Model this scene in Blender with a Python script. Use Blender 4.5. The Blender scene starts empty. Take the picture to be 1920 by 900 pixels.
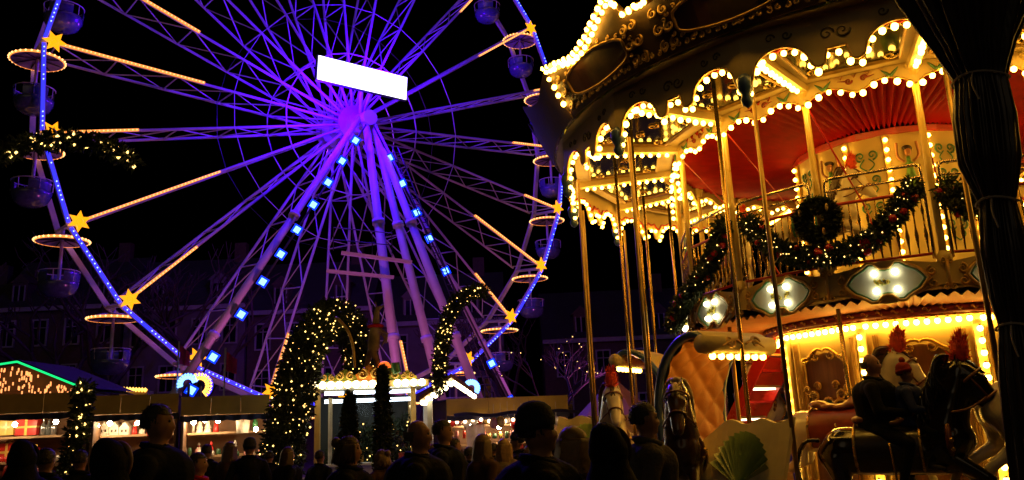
import bpy, bmesh, math, random
from mathutils import Vector, Matrix, Euler
random.seed(7)
PI = math.pi
def rad(d): return d * PI / 180.0
sc = bpy.context.scene
COL = sc.collection

# ------------------------------------------------------------------ camera
CAM_P = Vector((0, 0, 1.7))
CF = Vector((0.0, 0.97177538, 0.23590807))
CR = Vector((0.99905028, 0.01027905, -0.04234247))
CU = Vector((0.04357229, -0.23568403, 0.97085246))
cam_d = bpy.data.cameras.new('camera'); cam = bpy.data.objects.new('camera', cam_d); COL.objects.link(cam)
cam_d.sensor_width = 36.0; cam_d.lens = 36.0 * 1560 / 1920; cam_d.shift_y = -30 / 1920.0
cam_d.clip_start = 0.1; cam_d.clip_end = 2000
M3 = Matrix((CR, CU, -CF)).transposed()
cam.matrix_world = Matrix.Translation(CAM_P) @ M3.to_4x4()
sc.camera = cam

# ------------------------------------------------------------------ night sky, moonless; faint far glow
w = bpy.data.worlds.new('World'); sc.world = w; w.use_nodes = True
nt = w.node_tree; bg = nt.nodes['Background']
sky = nt.nodes.new('ShaderNodeTexSky'); sky.sky_type = 'NISHITA'; sky.sun_disc = False
sky.sun_elevation = rad(-9); sky.sun_rotation = rad(200)
nt.links.new(sky.outputs[0], bg.inputs[0]); bg.inputs[1].default_value = 0.05
sun_d = bpy.data.lights.new('town_glow_fill', 'SUN'); sun_d.energy = 0.06; sun_d.angle = rad(40); sun_d.color = (1, .74, .42)
sun = bpy.data.objects.new('town_glow_fill', sun_d); COL.objects.link(sun); sun.rotation_euler = (rad(58), 0, rad(-12))  # added warm fill from behind the camera, standing in for town glow

vs = sc.view_settings; vs.view_transform = 'Standard'; vs.look = 'None'; vs.exposure = 0.0; vs.gamma = 1.0
vs.use_curve_mapping = False
sc.render.engine = 'CYCLES'
cy = sc.cycles; cy.use_denoising = True; cy.max_bounces = 5; cy.diffuse_bounces = 3; cy.glossy_bounces = 3
cy.transmission_bounces = 4; cy.sample_clamp_indirect = 4.0; cy.use_light_tree = True
cy.caustics_reflective = False; cy.caustics_refractive = False

def at(u, v, Y):
    d = CF * 1560 + CR * (u - 960) + CU * (420 - v)
    return CAM_P + d * (Y / d.y)

# ------------------------------------------------------------------ materials
MATS = {}
def mat(name, col, rough=.6, metal=0., var=.25, scale=6., bump=0., bscale=40., coat=0., spec=None, col2=None, emit=None, estr=0., sample=True, stretch=None):
    if name in MATS: return MATS[name]
    m = bpy.data.materials.new(name); m.use_nodes = True
    t = m.node_tree; b = t.nodes['Principled BSDF']
    b.inputs['Roughness'].default_value = rough; b.inputs['Metallic'].default_value = metal
    if spec is not None: b.inputs['Specular IOR Level'].default_value = spec
    if coat: b.inputs['Coat Weight'].default_value = coat; b.inputs['Coat Roughness'].default_value = .12
    tc = t.nodes.new('ShaderNodeTexCoord')
    src = tc.outputs['Object']
    if stretch:
        mp = t.nodes.new('ShaderNodeMapping'); mp.inputs['Scale'].default_value = stretch
        t.links.new(src, mp.inputs[0]); src = mp.outputs[0]
    n = t.nodes.new('ShaderNodeTexNoise'); n.inputs['Scale'].default_value = scale; n.inputs['Detail'].default_value = 6
    t.links.new(src, n.inputs['Vector'])
    r = t.nodes.new('ShaderNodeValToRGB')
    c = Vector(col[:3]); c2 = Vector(col2) if col2 else c * (1 - var)
    r.color_ramp.elements[0].position = .32; r.color_ramp.elements[1].position = .68
    r.color_ramp.elements[0].color = (*c2, 1); r.color_ramp.elements[1].color = (*c, 1)
    t.links.new(n.outputs[0], r.inputs[0]); t.links.new(r.outputs[0], b.inputs['Base Color'])
    rr = t.nodes.new('ShaderNodeMapRange'); rr.inputs['To Min'].default_value = max(.02, rough * .75); rr.inputs['To Max'].default_value = min(1, rough * 1.25)
    t.links.new(n.outputs[0], rr.inputs[0]); t.links.new(rr.outputs[0], b.inputs['Roughness'])
    if bump:
        n2 = t.nodes.new('ShaderNodeTexNoise'); n2.inputs['Scale'].default_value = bscale; n2.inputs['Detail'].default_value = 4
        t.links.new(src, n2.inputs['Vector'])
        bp = t.nodes.new('ShaderNodeBump'); bp.inputs['Strength'].default_value = bump; bp.inputs['Distance'].default_value = .02
        t.links.new(n2.outputs[0], bp.inputs['Height']); t.links.new(bp.outputs[0], b.inputs['Normal'])
    MATS[name] = m; return m
def glow(name, col, strength, sample=True):
    if name in MATS: return MATS[name]
    m = bpy.data.materials.new(name); m.use_nodes = True
    t = m.node_tree; b = t.nodes['Principled BSDF']
    b.inputs['Base Color'].default_value = (*[min(1, c) * .5 for c in col], 1)
    b.inputs['Emission Color'].default_value = (*col, 1); b.inputs['Emission Strength'].default_value = strength
    if not sample: m.cycles.emission_sampling = 'NONE'
    MATS[name] = m; return m
def glassm(name, col=(1, 1, 1), rough=.02):
    if name in MATS: return MATS[name]
    m = bpy.data.materials.new(name); m.use_nodes = True
    t = m.node_tree; t.nodes.remove(t.nodes['Principled BSDF'])
    o = t.nodes['Material Output']
    g = t.nodes.new('ShaderNodeBsdfGlossy'); g.inputs['Roughness'].default_value = rough
    tr = t.nodes.new('ShaderNodeBsdfTransparent'); tr.inputs[0].default_value = (*col, 1)
    mx = t.nodes.new('ShaderNodeMixShader'); mx.inputs[0].default_value = .10
    t.links.new(tr.outputs[0], mx.inputs[1]); t.links.new(g.outputs[0], mx.inputs[2]); t.links.new(mx.outputs[0], o.inputs[0])
    MATS[name] = m; return m

B_WARM = glow('bulb_warm', (1.0, .52, .06), 25.0)
B_DIM = glow('tired_bulb', (1.0, .50, .06), 5.0)
B_DRUM = glow('drum_bulb', (1.0, .52, .06), 42.0)
B_WHITE = glow('bulb_cool_white', (1.0, .80, .40), 14.0)
B_FAIRY = glow('fairy_light', (1.0, .60, .15), 4.5, False)
B_FAIRYW = glow('fairy_light_white', (1.0, .82, .62), 6.0, False)
B_AMBER = glow('amber_led', (1.0, .48, .07), 3.0, False)
B_TUBE = glow('warm_led_tube', (1.0, .30, .05), 1.5, False)
B_TUBEDOT = glow('warm_led_dot', (1.0, .56, .20), 1.5, False)
B_BLUE = glow('blue_led', (.03, .03, 1.0), 1.8, False)
B_BLUEDOT = glow('blue_led_dot', (.25, .35, 1.0), 3.5, False)
B_FLOOD = glow('blue_flood_face', (.0, .03, 1.0), 2.2, False)
B_FLOODDOT = glow('blue_flood_led', (.16, .42, 1.0), 3.6, False)
B_CAN = glow('canopy_led', (1.0, .52, .18), 2.6, False)
B_STAR = glow('star_led', (1.0, .36, .005), 1.5, False)
B_SIGN = glow('sign_white', (1.0, .98, 1.0), 2.6)
B_STALL = glow('stall_bulb', (1.0, .70, .38), 200.0)
B_KTUBE = glow('kiosk_tube', (.75, .88, 1.0), 5.0)
B_TREAD = glow('stair_tread_light', (1.0, .80, .48), 5.0)
B_GREEN = glow('green_led', (.01, .85, .22), 1.3, False)
B_ICE = glow('icicle_led', (1.0, .34, .10), 1.9, False)
B_NEON = glow('sign_letters', (1.0, .62, .42), 6.0, False)

CREAM = mat('cream_paint', (.62, .47, .19), .6, var=.18, scale=3, bump=.1, bscale=14)
CREAMD = mat('cream_board', (.55, .41, .17), .45, var=.3, scale=2.5, bump=.12, bscale=10)
CREAMW = mat('cream_wall', (.64, .48, .18), .5, var=.15, scale=3)
GOLD = mat('gold_leaf', (.72, .45, .11), .28, metal=.85, var=.35, scale=12, bump=.2, bscale=30)
GOLDP = mat('gold_paint', (.52, .30, .07), .35, metal=.35, var=.4, scale=9, bump=.25, bscale=22)
BRASS = mat('brass_pole', (.50, .32, .08), .25, metal=.9, var=.15, scale=5)
BRASSD = mat('dull_brass', (.40, .25, .07), .32, metal=.7, var=.3, scale=5)
POLEC = mat('cream_pole', (.62, .42, .10), .3, var=.12, scale=4, coat=.4)
CHROME = mat('polished_rail', (.72, .60, .40), .14, metal=1., var=.1)
RED = mat('red_paint', (.55, .02, .012), .3, var=.25, scale=4, coat=.3)
REDCLOTH = mat('red_pleated_cloth', (.46, .007, .003), .42, spec=.3, var=.3, scale=5)
PEACH = mat('peach_pleated_cloth', (.66, .24, .10), .5, var=.2, scale=5)
REDTRIM = mat('dark_red_trim', (.28, .03, .015), .35, var=.4, scale=7)
GREENP = mat('green_paint', (.05, .17, .07), .35, var=.4, scale=8, coat=.3)
SHELLG = mat('shell_green', (.34, .46, .14), .32, var=.3, scale=6, coat=.4)
BLUEP = mat('blue_paint', (.05, .10, .24), .3, var=.3, scale=6, coat=.4)
MIRROR = mat('dark_ceiling_mirror', (.10, .095, .05), .08, metal=.8, var=.5, scale=3)
PAINTING = mat('dark_painting', (.13, .055, .025), .3, var=.8, scale=2.2, col2=(.012, .010, .008), coat=.4)
WOODB = mat('brown_panel', (.27, .125, .045), .45, var=.35, scale=3, stretch=(6, 6, .6), bump=.08, bscale=20)
WOODD = mat('dark_wood', (.055, .03, .015), .6, var=.4, scale=4, stretch=(1, 1, 6))
DECK = mat('deck_boards', (.10, .06, .03), .6, var=.4, scale=4)
LEATHER = mat('tan_leather', (.50, .19, .045), .42, var=.22, scale=5, bump=.1, bscale=60)
STEELW = mat('white_painted_steel', (.62, .60, .64), .45, var=.12, scale=2)
STEELD = mat('dark_steel', (.05, .05, .055), .45, metal=.3, var=.3)
BLACKPL = mat('black_plastic_film', (.040, .024, .015), .36, var=.5, scale=3, bump=.9, bscale=12, stretch=(1, 1, .10))
ROPE = mat('white_rope', (.45, .40, .32), .8)
FIR = mat('fir_needles', (.020, .036, .010), .7, var=.5, scale=5)
FIRSTEM = mat('fir_stem', (.05, .03, .015), .9)
BAUBLE = mat('red_bauble', (.45, .015, .012), .18, var=.15, coat=.5)
PLUME = mat('orange_plume', (.85, .09, .025), .8, var=.3, scale=20)
HBLACK = mat('black_lacquer', (.012, .009, .007), .12, var=.3, coat=.8)
HWHITE = mat('white_lacquer', (.72, .62, .45), .25, var=.15, coat=.5)
HBROWN = mat('brown_lacquer', (.085, .035, .014), .25, var=.3, coat=.5)
MANEW = mat('blond_mane', (.60, .43, .17), .4, var=.3, scale=10)
BRIDLE = mat('bridle_leather', (.20, .06, .02), .35, coat=.3)
SADDLE = mat('saddle_leather', (.36, .13, .035), .3, var=.3, coat=.5)
TEAL = mat('teal_cloth', (.02, .16, .15), .4, coat=.3)
SKIN = mat('skin', (.36, .18, .11), .6, var=.2, scale=8, spec=.25)
FASCIA = mat('ochre_roof_board', (.48, .31, .05), .65, var=.35, scale=2.0, bump=.2, bscale=8)
CANVAS = mat('dark_blue_canvas', (.018, .022, .07), .7, var=.4, scale=2)
STALLW = mat('stall_boards', (.22, .11, .05), .7, var=.4, scale=3)
SHELFW = mat('shelf_wood', (.42, .26, .13), .6, var=.3, scale=4)
BRICK = mat('old_brick', (.095, .055, .045), .85, var=.4, scale=5, bump=.3, bscale=20)
STUCCO = mat('grey_stucco', (.17, .15, .15), .85, var=.3, scale=1.2)
SLATE = mat('slate_roof', (.035, .035, .042), .7, var=.4, scale=3)
WFRAME = mat('window_frame', (.34, .32, .34), .6)
PANE = mat('dark_pane', (.010, .010, .014), .08, var=.2)
EYE = mat('dark_eye', (.012, .010, .009), .5, var=.2, spec=.2)
BARK = mat('bark', (.075, .055, .045), .9, var=.4, scale=4, bump=.5, bscale=16)
GLASS = glassm('clear_glass')
PURPLEC = mat('purple_tent_cloth', (.30, .12, .42), .7, var=.25, scale=2)
FLAGM = mat('magenta_flag', (.65, .03, .20), .7)
ASPH = mat('stone_paving', (.075, .068, .060), .75, var=.4, scale=1.3, bump=.3, bscale=12)

# ------------------------------------------------------------------ mesh builder
class MB:
    def __init__(s): s.v = []; s.f = []; s.mi = []; s.cur = 0
    def face(s, ids): s.f.append(ids); s.mi.append(s.cur)
    def pt(s, p): s.v.append(Vector(p)); return len(s.v) - 1
    def poly(s, pts): s.face([s.pt(p) for p in pts])
    def box(s, c, size, M=None):
        c = Vector(c); h = [x / 2 for x in size]; i = len(s.v)
        for z in (-1, 1):
            for y in (-1, 1):
                for x in (-1, 1):
                    p = Vector((x * h[0], y * h[1], z * h[2]))
                    if M: p = M @ p
                    s.v.append(c + p)
        for q in ((0, 2, 3, 1), (4, 5, 7, 6), (0, 1, 5, 4), (2, 6, 7, 3), (0, 4, 6, 2), (1, 3, 7, 5)): s.face([i + k for k in q])
        return s
    def bar(s, a, b, w, h=None, up=(0, 0, 1)):
        a = Vector(a); b = Vector(b); d = b - a; L = d.length
        if L < 1e-6: return s
        x = d / L; u = Vector(up)
        if abs(x.dot(u)) > .98: u = Vector((1, 0, 0))
        y = u.cross(x).normalized(); z = x.cross(y)
        return s.box((a + b) / 2, (L, w, h or w), Matrix((x, y, z)).transposed())
    def tube(s, pts, r, n=8, cap=True, ry=None, closed=False, up=None):
        pts = [Vector(p) for p in pts]; m = len(pts)
        rs = r if isinstance(r, (list, tuple)) else [r] * m
        rys = ry if isinstance(ry, (list, tuple)) else ([ry] * m if ry else rs)
        base = len(s.v); prev = Vector(up) if up else None
        for i, p in enumerate(pts):
            if closed: d = pts[(i + 1) % m] - pts[i - 1]
            else: d = pts[min(i + 1, m - 1)] - pts[max(i - 1, 0)]
            d = d.normalized() if d.length > 1e-9 else Vector((0, 0, 1))
            if prev is None: prev = Vector((0, 0, 1)) if abs(d.z) < .9 else Vector((1, 0, 0))
            y = d.cross(prev)
            if y.length < 1e-5: y = d.cross(Vector((.3, 1, .2)))
            y.normalize(); x = y.cross(d).normalized()
            if not up: prev = x
            for k in range(n):
                a = 2 * PI * k / n
                s.v.append(p + x * (math.cos(a) * rs[i]) + y * (math.sin(a) * rys[i]))
        for i in range(m if closed else m - 1):
            j = (i + 1) % m
            for k in range(n):
                s.face([base + i * n + k, base + i * n + (k + 1) % n, base + j * n + (k + 1) % n, base + j * n + k])
        if cap and not closed:
            s.face([base + k for k in range(n)][::-1]); s.face([base + (m - 1) * n + k for k in range(n)])
        return s
    def sphere(s, c, r, seg=10, rings=7, M=None):
        c = Vector(c); rr = r if isinstance(r, (tuple, list)) else (r, r, r); base = len(s.v)
        def P(x, y, z):
            p = Vector((x * rr[0], y * rr[1], z * rr[2]))
            return c + (M @ p if M else p)
        s.v.append(P(0, 0, 1))
        for i in range(1, rings):
            t = PI * i / rings
            for k in range(seg):
                a = 2 * PI * k / seg; s.v.append(P(math.sin(t) * math.cos(a), math.sin(t) * math.sin(a), math.cos(t)))
        s.v.append(P(0, 0, -1)); last = len(s.v) - 1
        for k in range(seg): s.face([base, base + 1 + k, base + 1 + (k + 1) % seg])
        for i in range(rings - 2):
            for k in range(seg):
                a = base + 1 + i * seg + k; b_ = base + 1 + i * seg + (k + 1) % seg
                s.face([a, a + seg, b_ + seg, b_])
        o = base + 1 + (rings - 2) * seg
        for k in range(seg): s.face([o + k, last, o + (k + 1) % seg])
        return s
    def octa(s, c, r):
        c = Vector(c); b = len(s.v)
        for d in ((1, 0, 0), (0, 1, 0), (-1, 0, 0), (0, -1, 0), (0, 0, 1), (0, 0, -1)): s.v.append(c + Vector(d) * r)
        for k in range(4): s.face([b + k, b + (k + 1) % 4, b + 4]); s.face([b + (k + 1) % 4, b + k, b + 5])
        return s
    def lathe(s, prof, c=(0, 0, 0), n=24, a0=0, a1=2 * PI):
        c = Vector(c); base = len(s.v); full = abs(a1 - a0 - 2 * PI) < 1e-6; cols = n if full else n + 1; m = len(prof)
        for k in range(cols):
            a = a0 + (a1 - a0) * k / n
            for (r, z) in prof: s.v.append(c + Vector((r * math.cos(a), r * math.sin(a), z)))
        for k in range(n):
            k2 = (k + 1) % cols
            for i in range(m - 1): s.face([base + k * m + i, base + k2 * m + i, base + k2 * m + i + 1, base + k * m + i + 1])
        return s
    def board(s, P, n, zt, zb, N=None, th=.03):
        """sheet of n columns: P(t, z) -> point; zt/zb top and bottom profile; N(t) outward normal for thickness"""
        rows = []
        for k in range(n + 1):
            t = k / n; a = P(t, zt(t)); b_ = P(t, zb(t)); o = N(t) * th
            rows.append([s.pt(a), s.pt(b_), s.pt(b_ - o), s.pt(a - o)])
        for k in range(n):
            p, q = rows[k], rows[k + 1]
            for i in range(4): s.face([p[i], q[i], q[(i + 1) % 4], p[(i + 1) % 4]])
        s.face(rows[0]); s.face(rows[-1][::-1]); return s
    def prism(s, outline, th, M):
        """extruded flat outline in the xy plane of M, thickness along +z"""
        a = [s.pt(M @ Vector((x, y, 0))) for x, y in outline]; b_ = [s.pt(M @ Vector((x, y, th))) for x, y in outline]; n = len(a)
        s.face(a[::-1]); s.face(b_)
        for k in range(n): s.face([a[k], a[(k + 1) % n], b_[(k + 1) % n], b_[k]])
        return s
    def scroll(s, c, X, Y, size, turns=1.4, r=.015, flip=1, n=18, start=0):
        pts = []; rs = []
        for k in range(n + 1):
            t = k / n; a = start + flip * t * turns * 2 * PI; q = size * (1 - .86 * t)
            pts.append(Vector(c) + X * (math.cos(a) * q) + Y * (math.sin(a) * q)); rs.append(r * (1.1 - .45 * t))
        return s.tube(pts, rs, 6)
    def mesh(s, name, mats, smooth=False):
        me = bpy.data.meshes.new(name); me.from_pydata([tuple(v) for v in s.v], [], s.f)
        for m in (mats if isinstance(mats, (list, tuple)) else [mats]): me.materials.append(m)
        if any(s.mi): me.polygons.foreach_set('material_index', s.mi)
        if smooth: me.polygons.foreach_set('use_smooth', [True] * len(me.polygons))
        me.update(); return me
    def build(s, name, mats, parent=None, smooth=False, kind=None):
        o = parent.get('_org') if parent is not None else None
        if o is not None:
            ov = Vector(o); s.v = [v - ov for v in s.v]
        if kind is None and name in FINE: kind = 'stuff'
        return obj(name, s.mesh(name, mats, smooth), parent, kind=kind)
FINE = {'scrollwork', 'carved_scrolls', 'gilt_scrolls', 'painted_scrolls', 'moulding_relief', 'medallion_beads', 'fluting', 'painted_roses', 'carved_crest', 'scroll_panel', 'green_leaf_motif', 'red_scroll_motif', 'corner_ornament', 'relief_figure'}

def obj(name, data, parent=None, loc=None, kind=None):
    o = bpy.data.objects.new(name, data); COL.objects.link(o)
    if parent is not None:
        o.parent = parent
        if '_org' in parent.keys(): o['_org'] = list(parent['_org'])
    if loc is not None: o.location = loc
    if kind: o['kind'] = kind
    return o
ROOTS = []
def thing(name, label, cat, loc=(0, 0, 0), rz=0, group=None, world=True):
    """Empty at the thing's base. world=True: its parts are given in world coordinates"""
    o = bpy.data.objects.new(name, None); COL.objects.link(o); o.location = loc; o.rotation_euler = (0, 0, rz)
    o.empty_display_size = .2
    if world: o['_org'] = list(loc)
    tag(o, label, cat, group); ROOTS.append(o); return o
def tag(o, label, cat, group=None):
    o['label'] = label; o['category'] = cat
    if group: o['group'] = group
    return o
def mono(name, mb, mats, label, cat, base, group=None, smooth=False):
    """a thing that is one mesh, origin at its base"""
    b = Vector(base); mb.v = [v - b for v in mb.v]
    o = obj(name, mb.mesh(name, mats, smooth), None, b); return tag(o, label, cat, group)
def struct(name, mb, m):
    o = mb.build(name, m); o['kind'] = 'structure'; return o
def copy_tree(o, parent=None, loc=None, rz=None):
    c = o.copy(); COL.objects.link(c); c.parent = parent
    if loc is not None: c.location = loc
    if rz is not None: c.rotation_euler = (0, 0, rz)
    for ch in list(o.children): copy_tree(ch, c)
    return c
def bulb_mesh(name, r, m):
    b = MB(); b.sphere((0, 0, 0), (r, r, r * 1.08), 10, 8); b.cur = 1; b.lathe([(r * .62, r * .72), (r * .55, r * 1.5), (.001, r * 1.55)], n=8)
    return b.mesh(name, [m, BRASSD], True)
def ico_mesh(name, r, m, sub=2):
    bm = bmesh.new(); bmesh.ops.create_icosphere(bm, subdivisions=sub, radius=r)
    me = bpy.data.meshes.new(name); bm.to_mesh(me); bm.free(); me.materials.append(m)
    me.polygons.foreach_set('use_smooth', [True] * len(me.polygons)); return me
def blob(mb, voxel=.022, smooth=6):
    """join overlapping closed volumes into one continuous skin"""
    me = mb.mesh('tmp', [SKIN]); o = bpy.data.objects.new('tmp', me); COL.objects.link(o)
    r = o.modifiers.new('r', 'REMESH'); r.mode = 'VOXEL'; r.voxel_size = voxel
    if smooth:
        q = o.modifiers.new('s', 'SMOOTH'); q.factor = .5; q.iterations = smooth
    dg = bpy.context.evaluated_depsgraph_get(); dg.update()
    res = bpy.data.meshes.new_from_object(o.evaluated_get(dg)); bpy.data.objects.remove(o); bpy.data.meshes.remove(me)
    res.materials.clear(); res.polygons.foreach_set('use_smooth', [True] * len(res.polygons)); return res
def fir(mb, path, radius, count, leaf=.07, rng=random):
    """needled twigs scattered through a tube-shaped volume"""
    segs = [(path[i + 1] - path[i]).length for i in range(len(path) - 1)]; L = sum(segs)
    for _ in range(count):
        s_ = rng.random() * L; i = 0
        while i < len(segs) - 1 and s_ > segs[i]: s_ -= segs[i]; i += 1
        t = s_ / segs[i]; p = path[i].lerp(path[i + 1], t)
        rr = radius if not isinstance(radius, list) else radius[i] * (1 - t) + radius[i + 1] * t
        d = Vector((rng.gauss(0, 1), rng.gauss(0, 1), rng.gauss(0, 1))).normalized()
        q = p + d * rr * (rng.random() ** .5)
        g = (d + Vector((rng.gauss(0, .6), rng.gauss(0, .6), rng.gauss(0, .6) - .2))).normalized()
        side = g.cross(Vector((rng.gauss(0, 1), rng.gauss(0, 1), rng.gauss(0, 1)))).normalized()
        l = leaf * (.6 + .8 * rng.random()); wd = l * .16
        mb.poly([q, q + g * l * .5 + side * wd, q + g * l]); mb.poly([q, q + g * l * .5 - side * wd, q + g * l])
        up = g.cross(side)
        mb.poly([q + g * l * .2, q + g * l * .6 + up * wd * 2.2, q + g * l * .62])
    return mb
def along(path, n):
    segs = [(path[i + 1] - path[i]).length for i in range(len(path) - 1)]; L = sum(segs); out = []
    for k in range(n):
        s_ = L * (k + .5) / n; i = 0
        while i < len(segs) - 1 and s_ > segs[i]: s_ -= segs[i]; i += 1
        out.append(path[i].lerp(path[i + 1], s_ / segs[i]))
    return out
def smoothpath(pts, n=8):
    pts = [Vector(p) for p in pts]; out = []
    for i in range(len(pts) - 1):
        p0 = pts[max(i - 1, 0)]; p1 = pts[i]; p2 = pts[i + 1]; p3 = pts[min(i + 2, len(pts) - 1)]
        for k in range(n):
            t = k / n
            out.append(.5 * ((2 * p1) + (p2 - p0) * t + (2 * p0 - 5 * p1 + 4 * p2 - p3) * t * t + (3 * p1 - p0 - 3 * p2 + p3) * t ** 3))
    out.append(pts[-1]); return out
def lamp(name, parent, loc, color, power, kind='POINT', target=None, size=.15, angle=90, blend=.6):
    l = bpy.data.lights.new(name, kind); l.color = color; l.energy = power; l.shadow_soft_size = size
    if kind == 'SPOT': l.spot_size = rad(angle); l.spot_blend = blend
    o = bpy.data.objects.new(name, l); COL.objects.link(o)
    if parent is not None:
        o.parent = parent; o.location = Vector(loc) - Vector(parent.get('_org', (0, 0, 0)))
    else: o.location = loc
    if target is not None:
        d = Vector(target) - Vector(loc); o.rotation_euler = d.to_track_quat('-Z', 'Y').to_euler()
    return o

# ------------------------------------------------------------------ ground
g = MB(); g.poly([(-400, -60, 0), (400, -60, 0), (400, 600, 0), (-400, 600, 0)])
struct('ground', g, ASPH)

# ================================================================== CAROUSEL (double decker, sixteen-sided)
AX = Vector((6.03, 12.77, 0))
A0 = -130.0; SEG = 22.5
def cp(R, ang, z): return Vector((AX.x + R * math.cos(rad(ang)), AX.y + R * math.sin(rad(ang)), z))
def rv(ang): return Vector((math.cos(rad(ang)), math.sin(rad(ang)), 0))
CAR = thing('carousel', 'double-decker carousel in cream, gold and red outlined with hundreds of lit bulbs', 'carousel', AX)
DRUMB = []
BULBS = []           # lit globes, collected and placed together
def bulb(p): BULBS.append(Vector(p))

# --- platform and lower deck
m = MB(); m.lathe([(0, .36), (4.95, .36), (4.95, .30), (5.05, .30), (5.05, .12), (4.9, .12), (4.9, 0)], AX, 64); m.build('platform', DECK, CAR)
m = MB(); m.lathe([(5.055, .14), (5.075, .14), (5.075, .28), (5.055, .28)], AX, 64); m.build('platform_edge', GOLDP, CAR)

# --- lower drum: eight panels
for k in range(9):
    a0 = -133.5 + 40 * k; a1 = a0 + 40; RD = 2.0
    p0 = cp(RD, a0, 0); p1 = cp(RD, a1, 0); X = (p1 - p0).normalized(); W = (p1 - p0).length; N = Vector((X.y, -X.x, 0)); Z = Vector((0, 0, 1))
    m = MB(); m.bar((p0 + p1) / 2 + Z * .36 - N * .06, (p0 + p1) / 2 + Z * 3.0 - N * .06, W - .02, .1, up=X) if False else None
    m.board(lambda t, z: p0.lerp(p1, t) + Z * z, 1, lambda t: 3.02, lambda t: .36, lambda t: N, .08)
    wall = m.build('drum_panel', CREAMW, CAR)
    if not (-200 < ((a0 + 22) if a0 < 0 else a0 - 338) < -40): continue
    def L(x, z, d=0): return p0 + X * x + Z * z + N * d
    # recessed brown field with carved frame
    x0, x1, z0, z1 = .30, W - .30, .75, 2.42
    m = MB(); m.board(lambda t, z: L(x0 + (x1 - x0) * t, z, .012), 16, lambda t: z1 + .10 * math.sin(PI * t) ** 2, lambda t: z0, lambda t: N, .01); m.build('field', WOODB, wall)
    m = MB()
    m.tube([L(x0, z0, .03), L(x0, z1, .03)], .022, 6); m.tube([L(x1, z0, .03), L(x1, z1, .03)], .022, 6); m.tube([L(x0, z0, .03), L(x1, z0, .03)], .022, 6)
    m.build('frame', GOLDP, wall)
    m = MB()
    for sgn in (-1, 1):
        xc = (x0 + x1) / 2
        arc = [L(xc + sgn * (x1 - x0) / 2 * (1 - t), z1 + .02 + .11 * math.sin(PI * .5 * t) - .03 * math.sin(PI * 2 * t), .05) for t in [i / 14 for i in range(15)]]
        m.tube(arc, [.035 - .012 * i / 14 for i in range(15)], 7)
        m.scroll(L(xc + sgn * .13, z1 + .06, .055), X, Z, .075, 1.3, .018, -sgn, start=PI / 2)
        m.scroll(L(xc + sgn * (x1 - x0) * .47, z1 + .0, .055), X, Z, .05, 1.2, .016, sgn, start=PI / 2)
    m.build('carved_crest', GOLD, wall, True)
    m = MB()
    for sgn in (-1, 1):
        for (dx, dz, s_) in ((.24, 0, .085), (.36, .09, .06), (.16, .14, .06), (.30, -.13, .05)):
            m.scroll(L((x0 + x1) / 2 + sgn * dx, 1.92 + dz, .045), X, Z, s_, 1.5, .02, sgn, start=PI * (.5 - .5 * sgn))
        m.tube(smoothpath([L((x0 + x1) / 2, 1.70, .04), L((x0 + x1) / 2 + sgn * .16, 1.86, .05), L((x0 + x1) / 2 + sgn * .30, 1.84, .04)], 5), .02, 6)
    m.build('scrollwork', GOLDP, wall, True)
    m = MB(); pts = [L((x0 + x1) / 2 + .15 * math.cos(a), 1.68 + .21 * math.sin(a) - (.05 if math.sin(a) < -.8 else 0), .03) for a in [2 * PI * i / 20 for i in range(20)]]
    m.poly(pts[::-1]); m.build('medallion', GREENP, wall)
    m = MB()
    for p in pts: m.sphere(p + N * .01, .026, 6, 4)
    m.build('medallion_beads', GOLDP, wall, True)
    # side pilasters beside the bulb columns
    for xx in (.16, W - .16):
        m = MB(); m.board(lambda t, z: L(xx - .055 + .11 * t, z, .03), 1, lambda t: 2.72, lambda t: .45, lambda t: N, .03); m.build('pilaster', CREAM, wall)
        m = MB()
        for dx in (-.028, 0, .028): m.tube([L(xx + dx, .5, .032), L(xx + dx, 2.68, .032)], .008, 5)
        m.build('fluting', GOLDP, wall)
    nb = 11
    for i in range(nb): DRUMB.append(L(W * (i + .5) / nb, 2.80, .075))
for k in (-1, 0, 1, 2):
    a = -133.5 + 40 * k; m = MB(); m.board(lambda t, z: cp(2.05, a - 1.6 + 3.2 * t, z), 2, lambda t: 2.78, lambda t: .4, lambda t: rv(a), .05); m.build('corner_post', CREAM, CAR)
    for i in range(13): DRUMB.append(cp(2.095, a, 2.66 - i * .155))
# moulding over the drum
m = MB(); m.lathe([(2.02, 2.86), (2.12, 2.88), (2.16, 2.95), (2.10, 3.0), (2.0, 3.02)], AX, 64); m.build('drum_moulding', REDTRIM, CAR, True)
m = MB()
for i in range(72):
    a = i * 5.0
    if not -215 < (a - 360 if a > 100 else a) < -50: continue
    T = Vector((-math.sin(rad(a)), math.cos(rad(a)), 0))
    m.tube([cp(2.155, a, 2.94) + T * (.08 * (q - .5)) + Vector((0, 0, .022 * math.sin(q * 2 * PI))) + rv(a) * .012 for q in [j / 8 for j in range(9)]], .013, 5)
m.build('moulding_relief', GOLD, CAR, True)
m = MB(); m.lathe([(2.13, 2.845), (2.17, 2.855), (2.13, 2.875)], AX, 64); m.build('moulding_gold_lip', GOLD, CAR, True)

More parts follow.
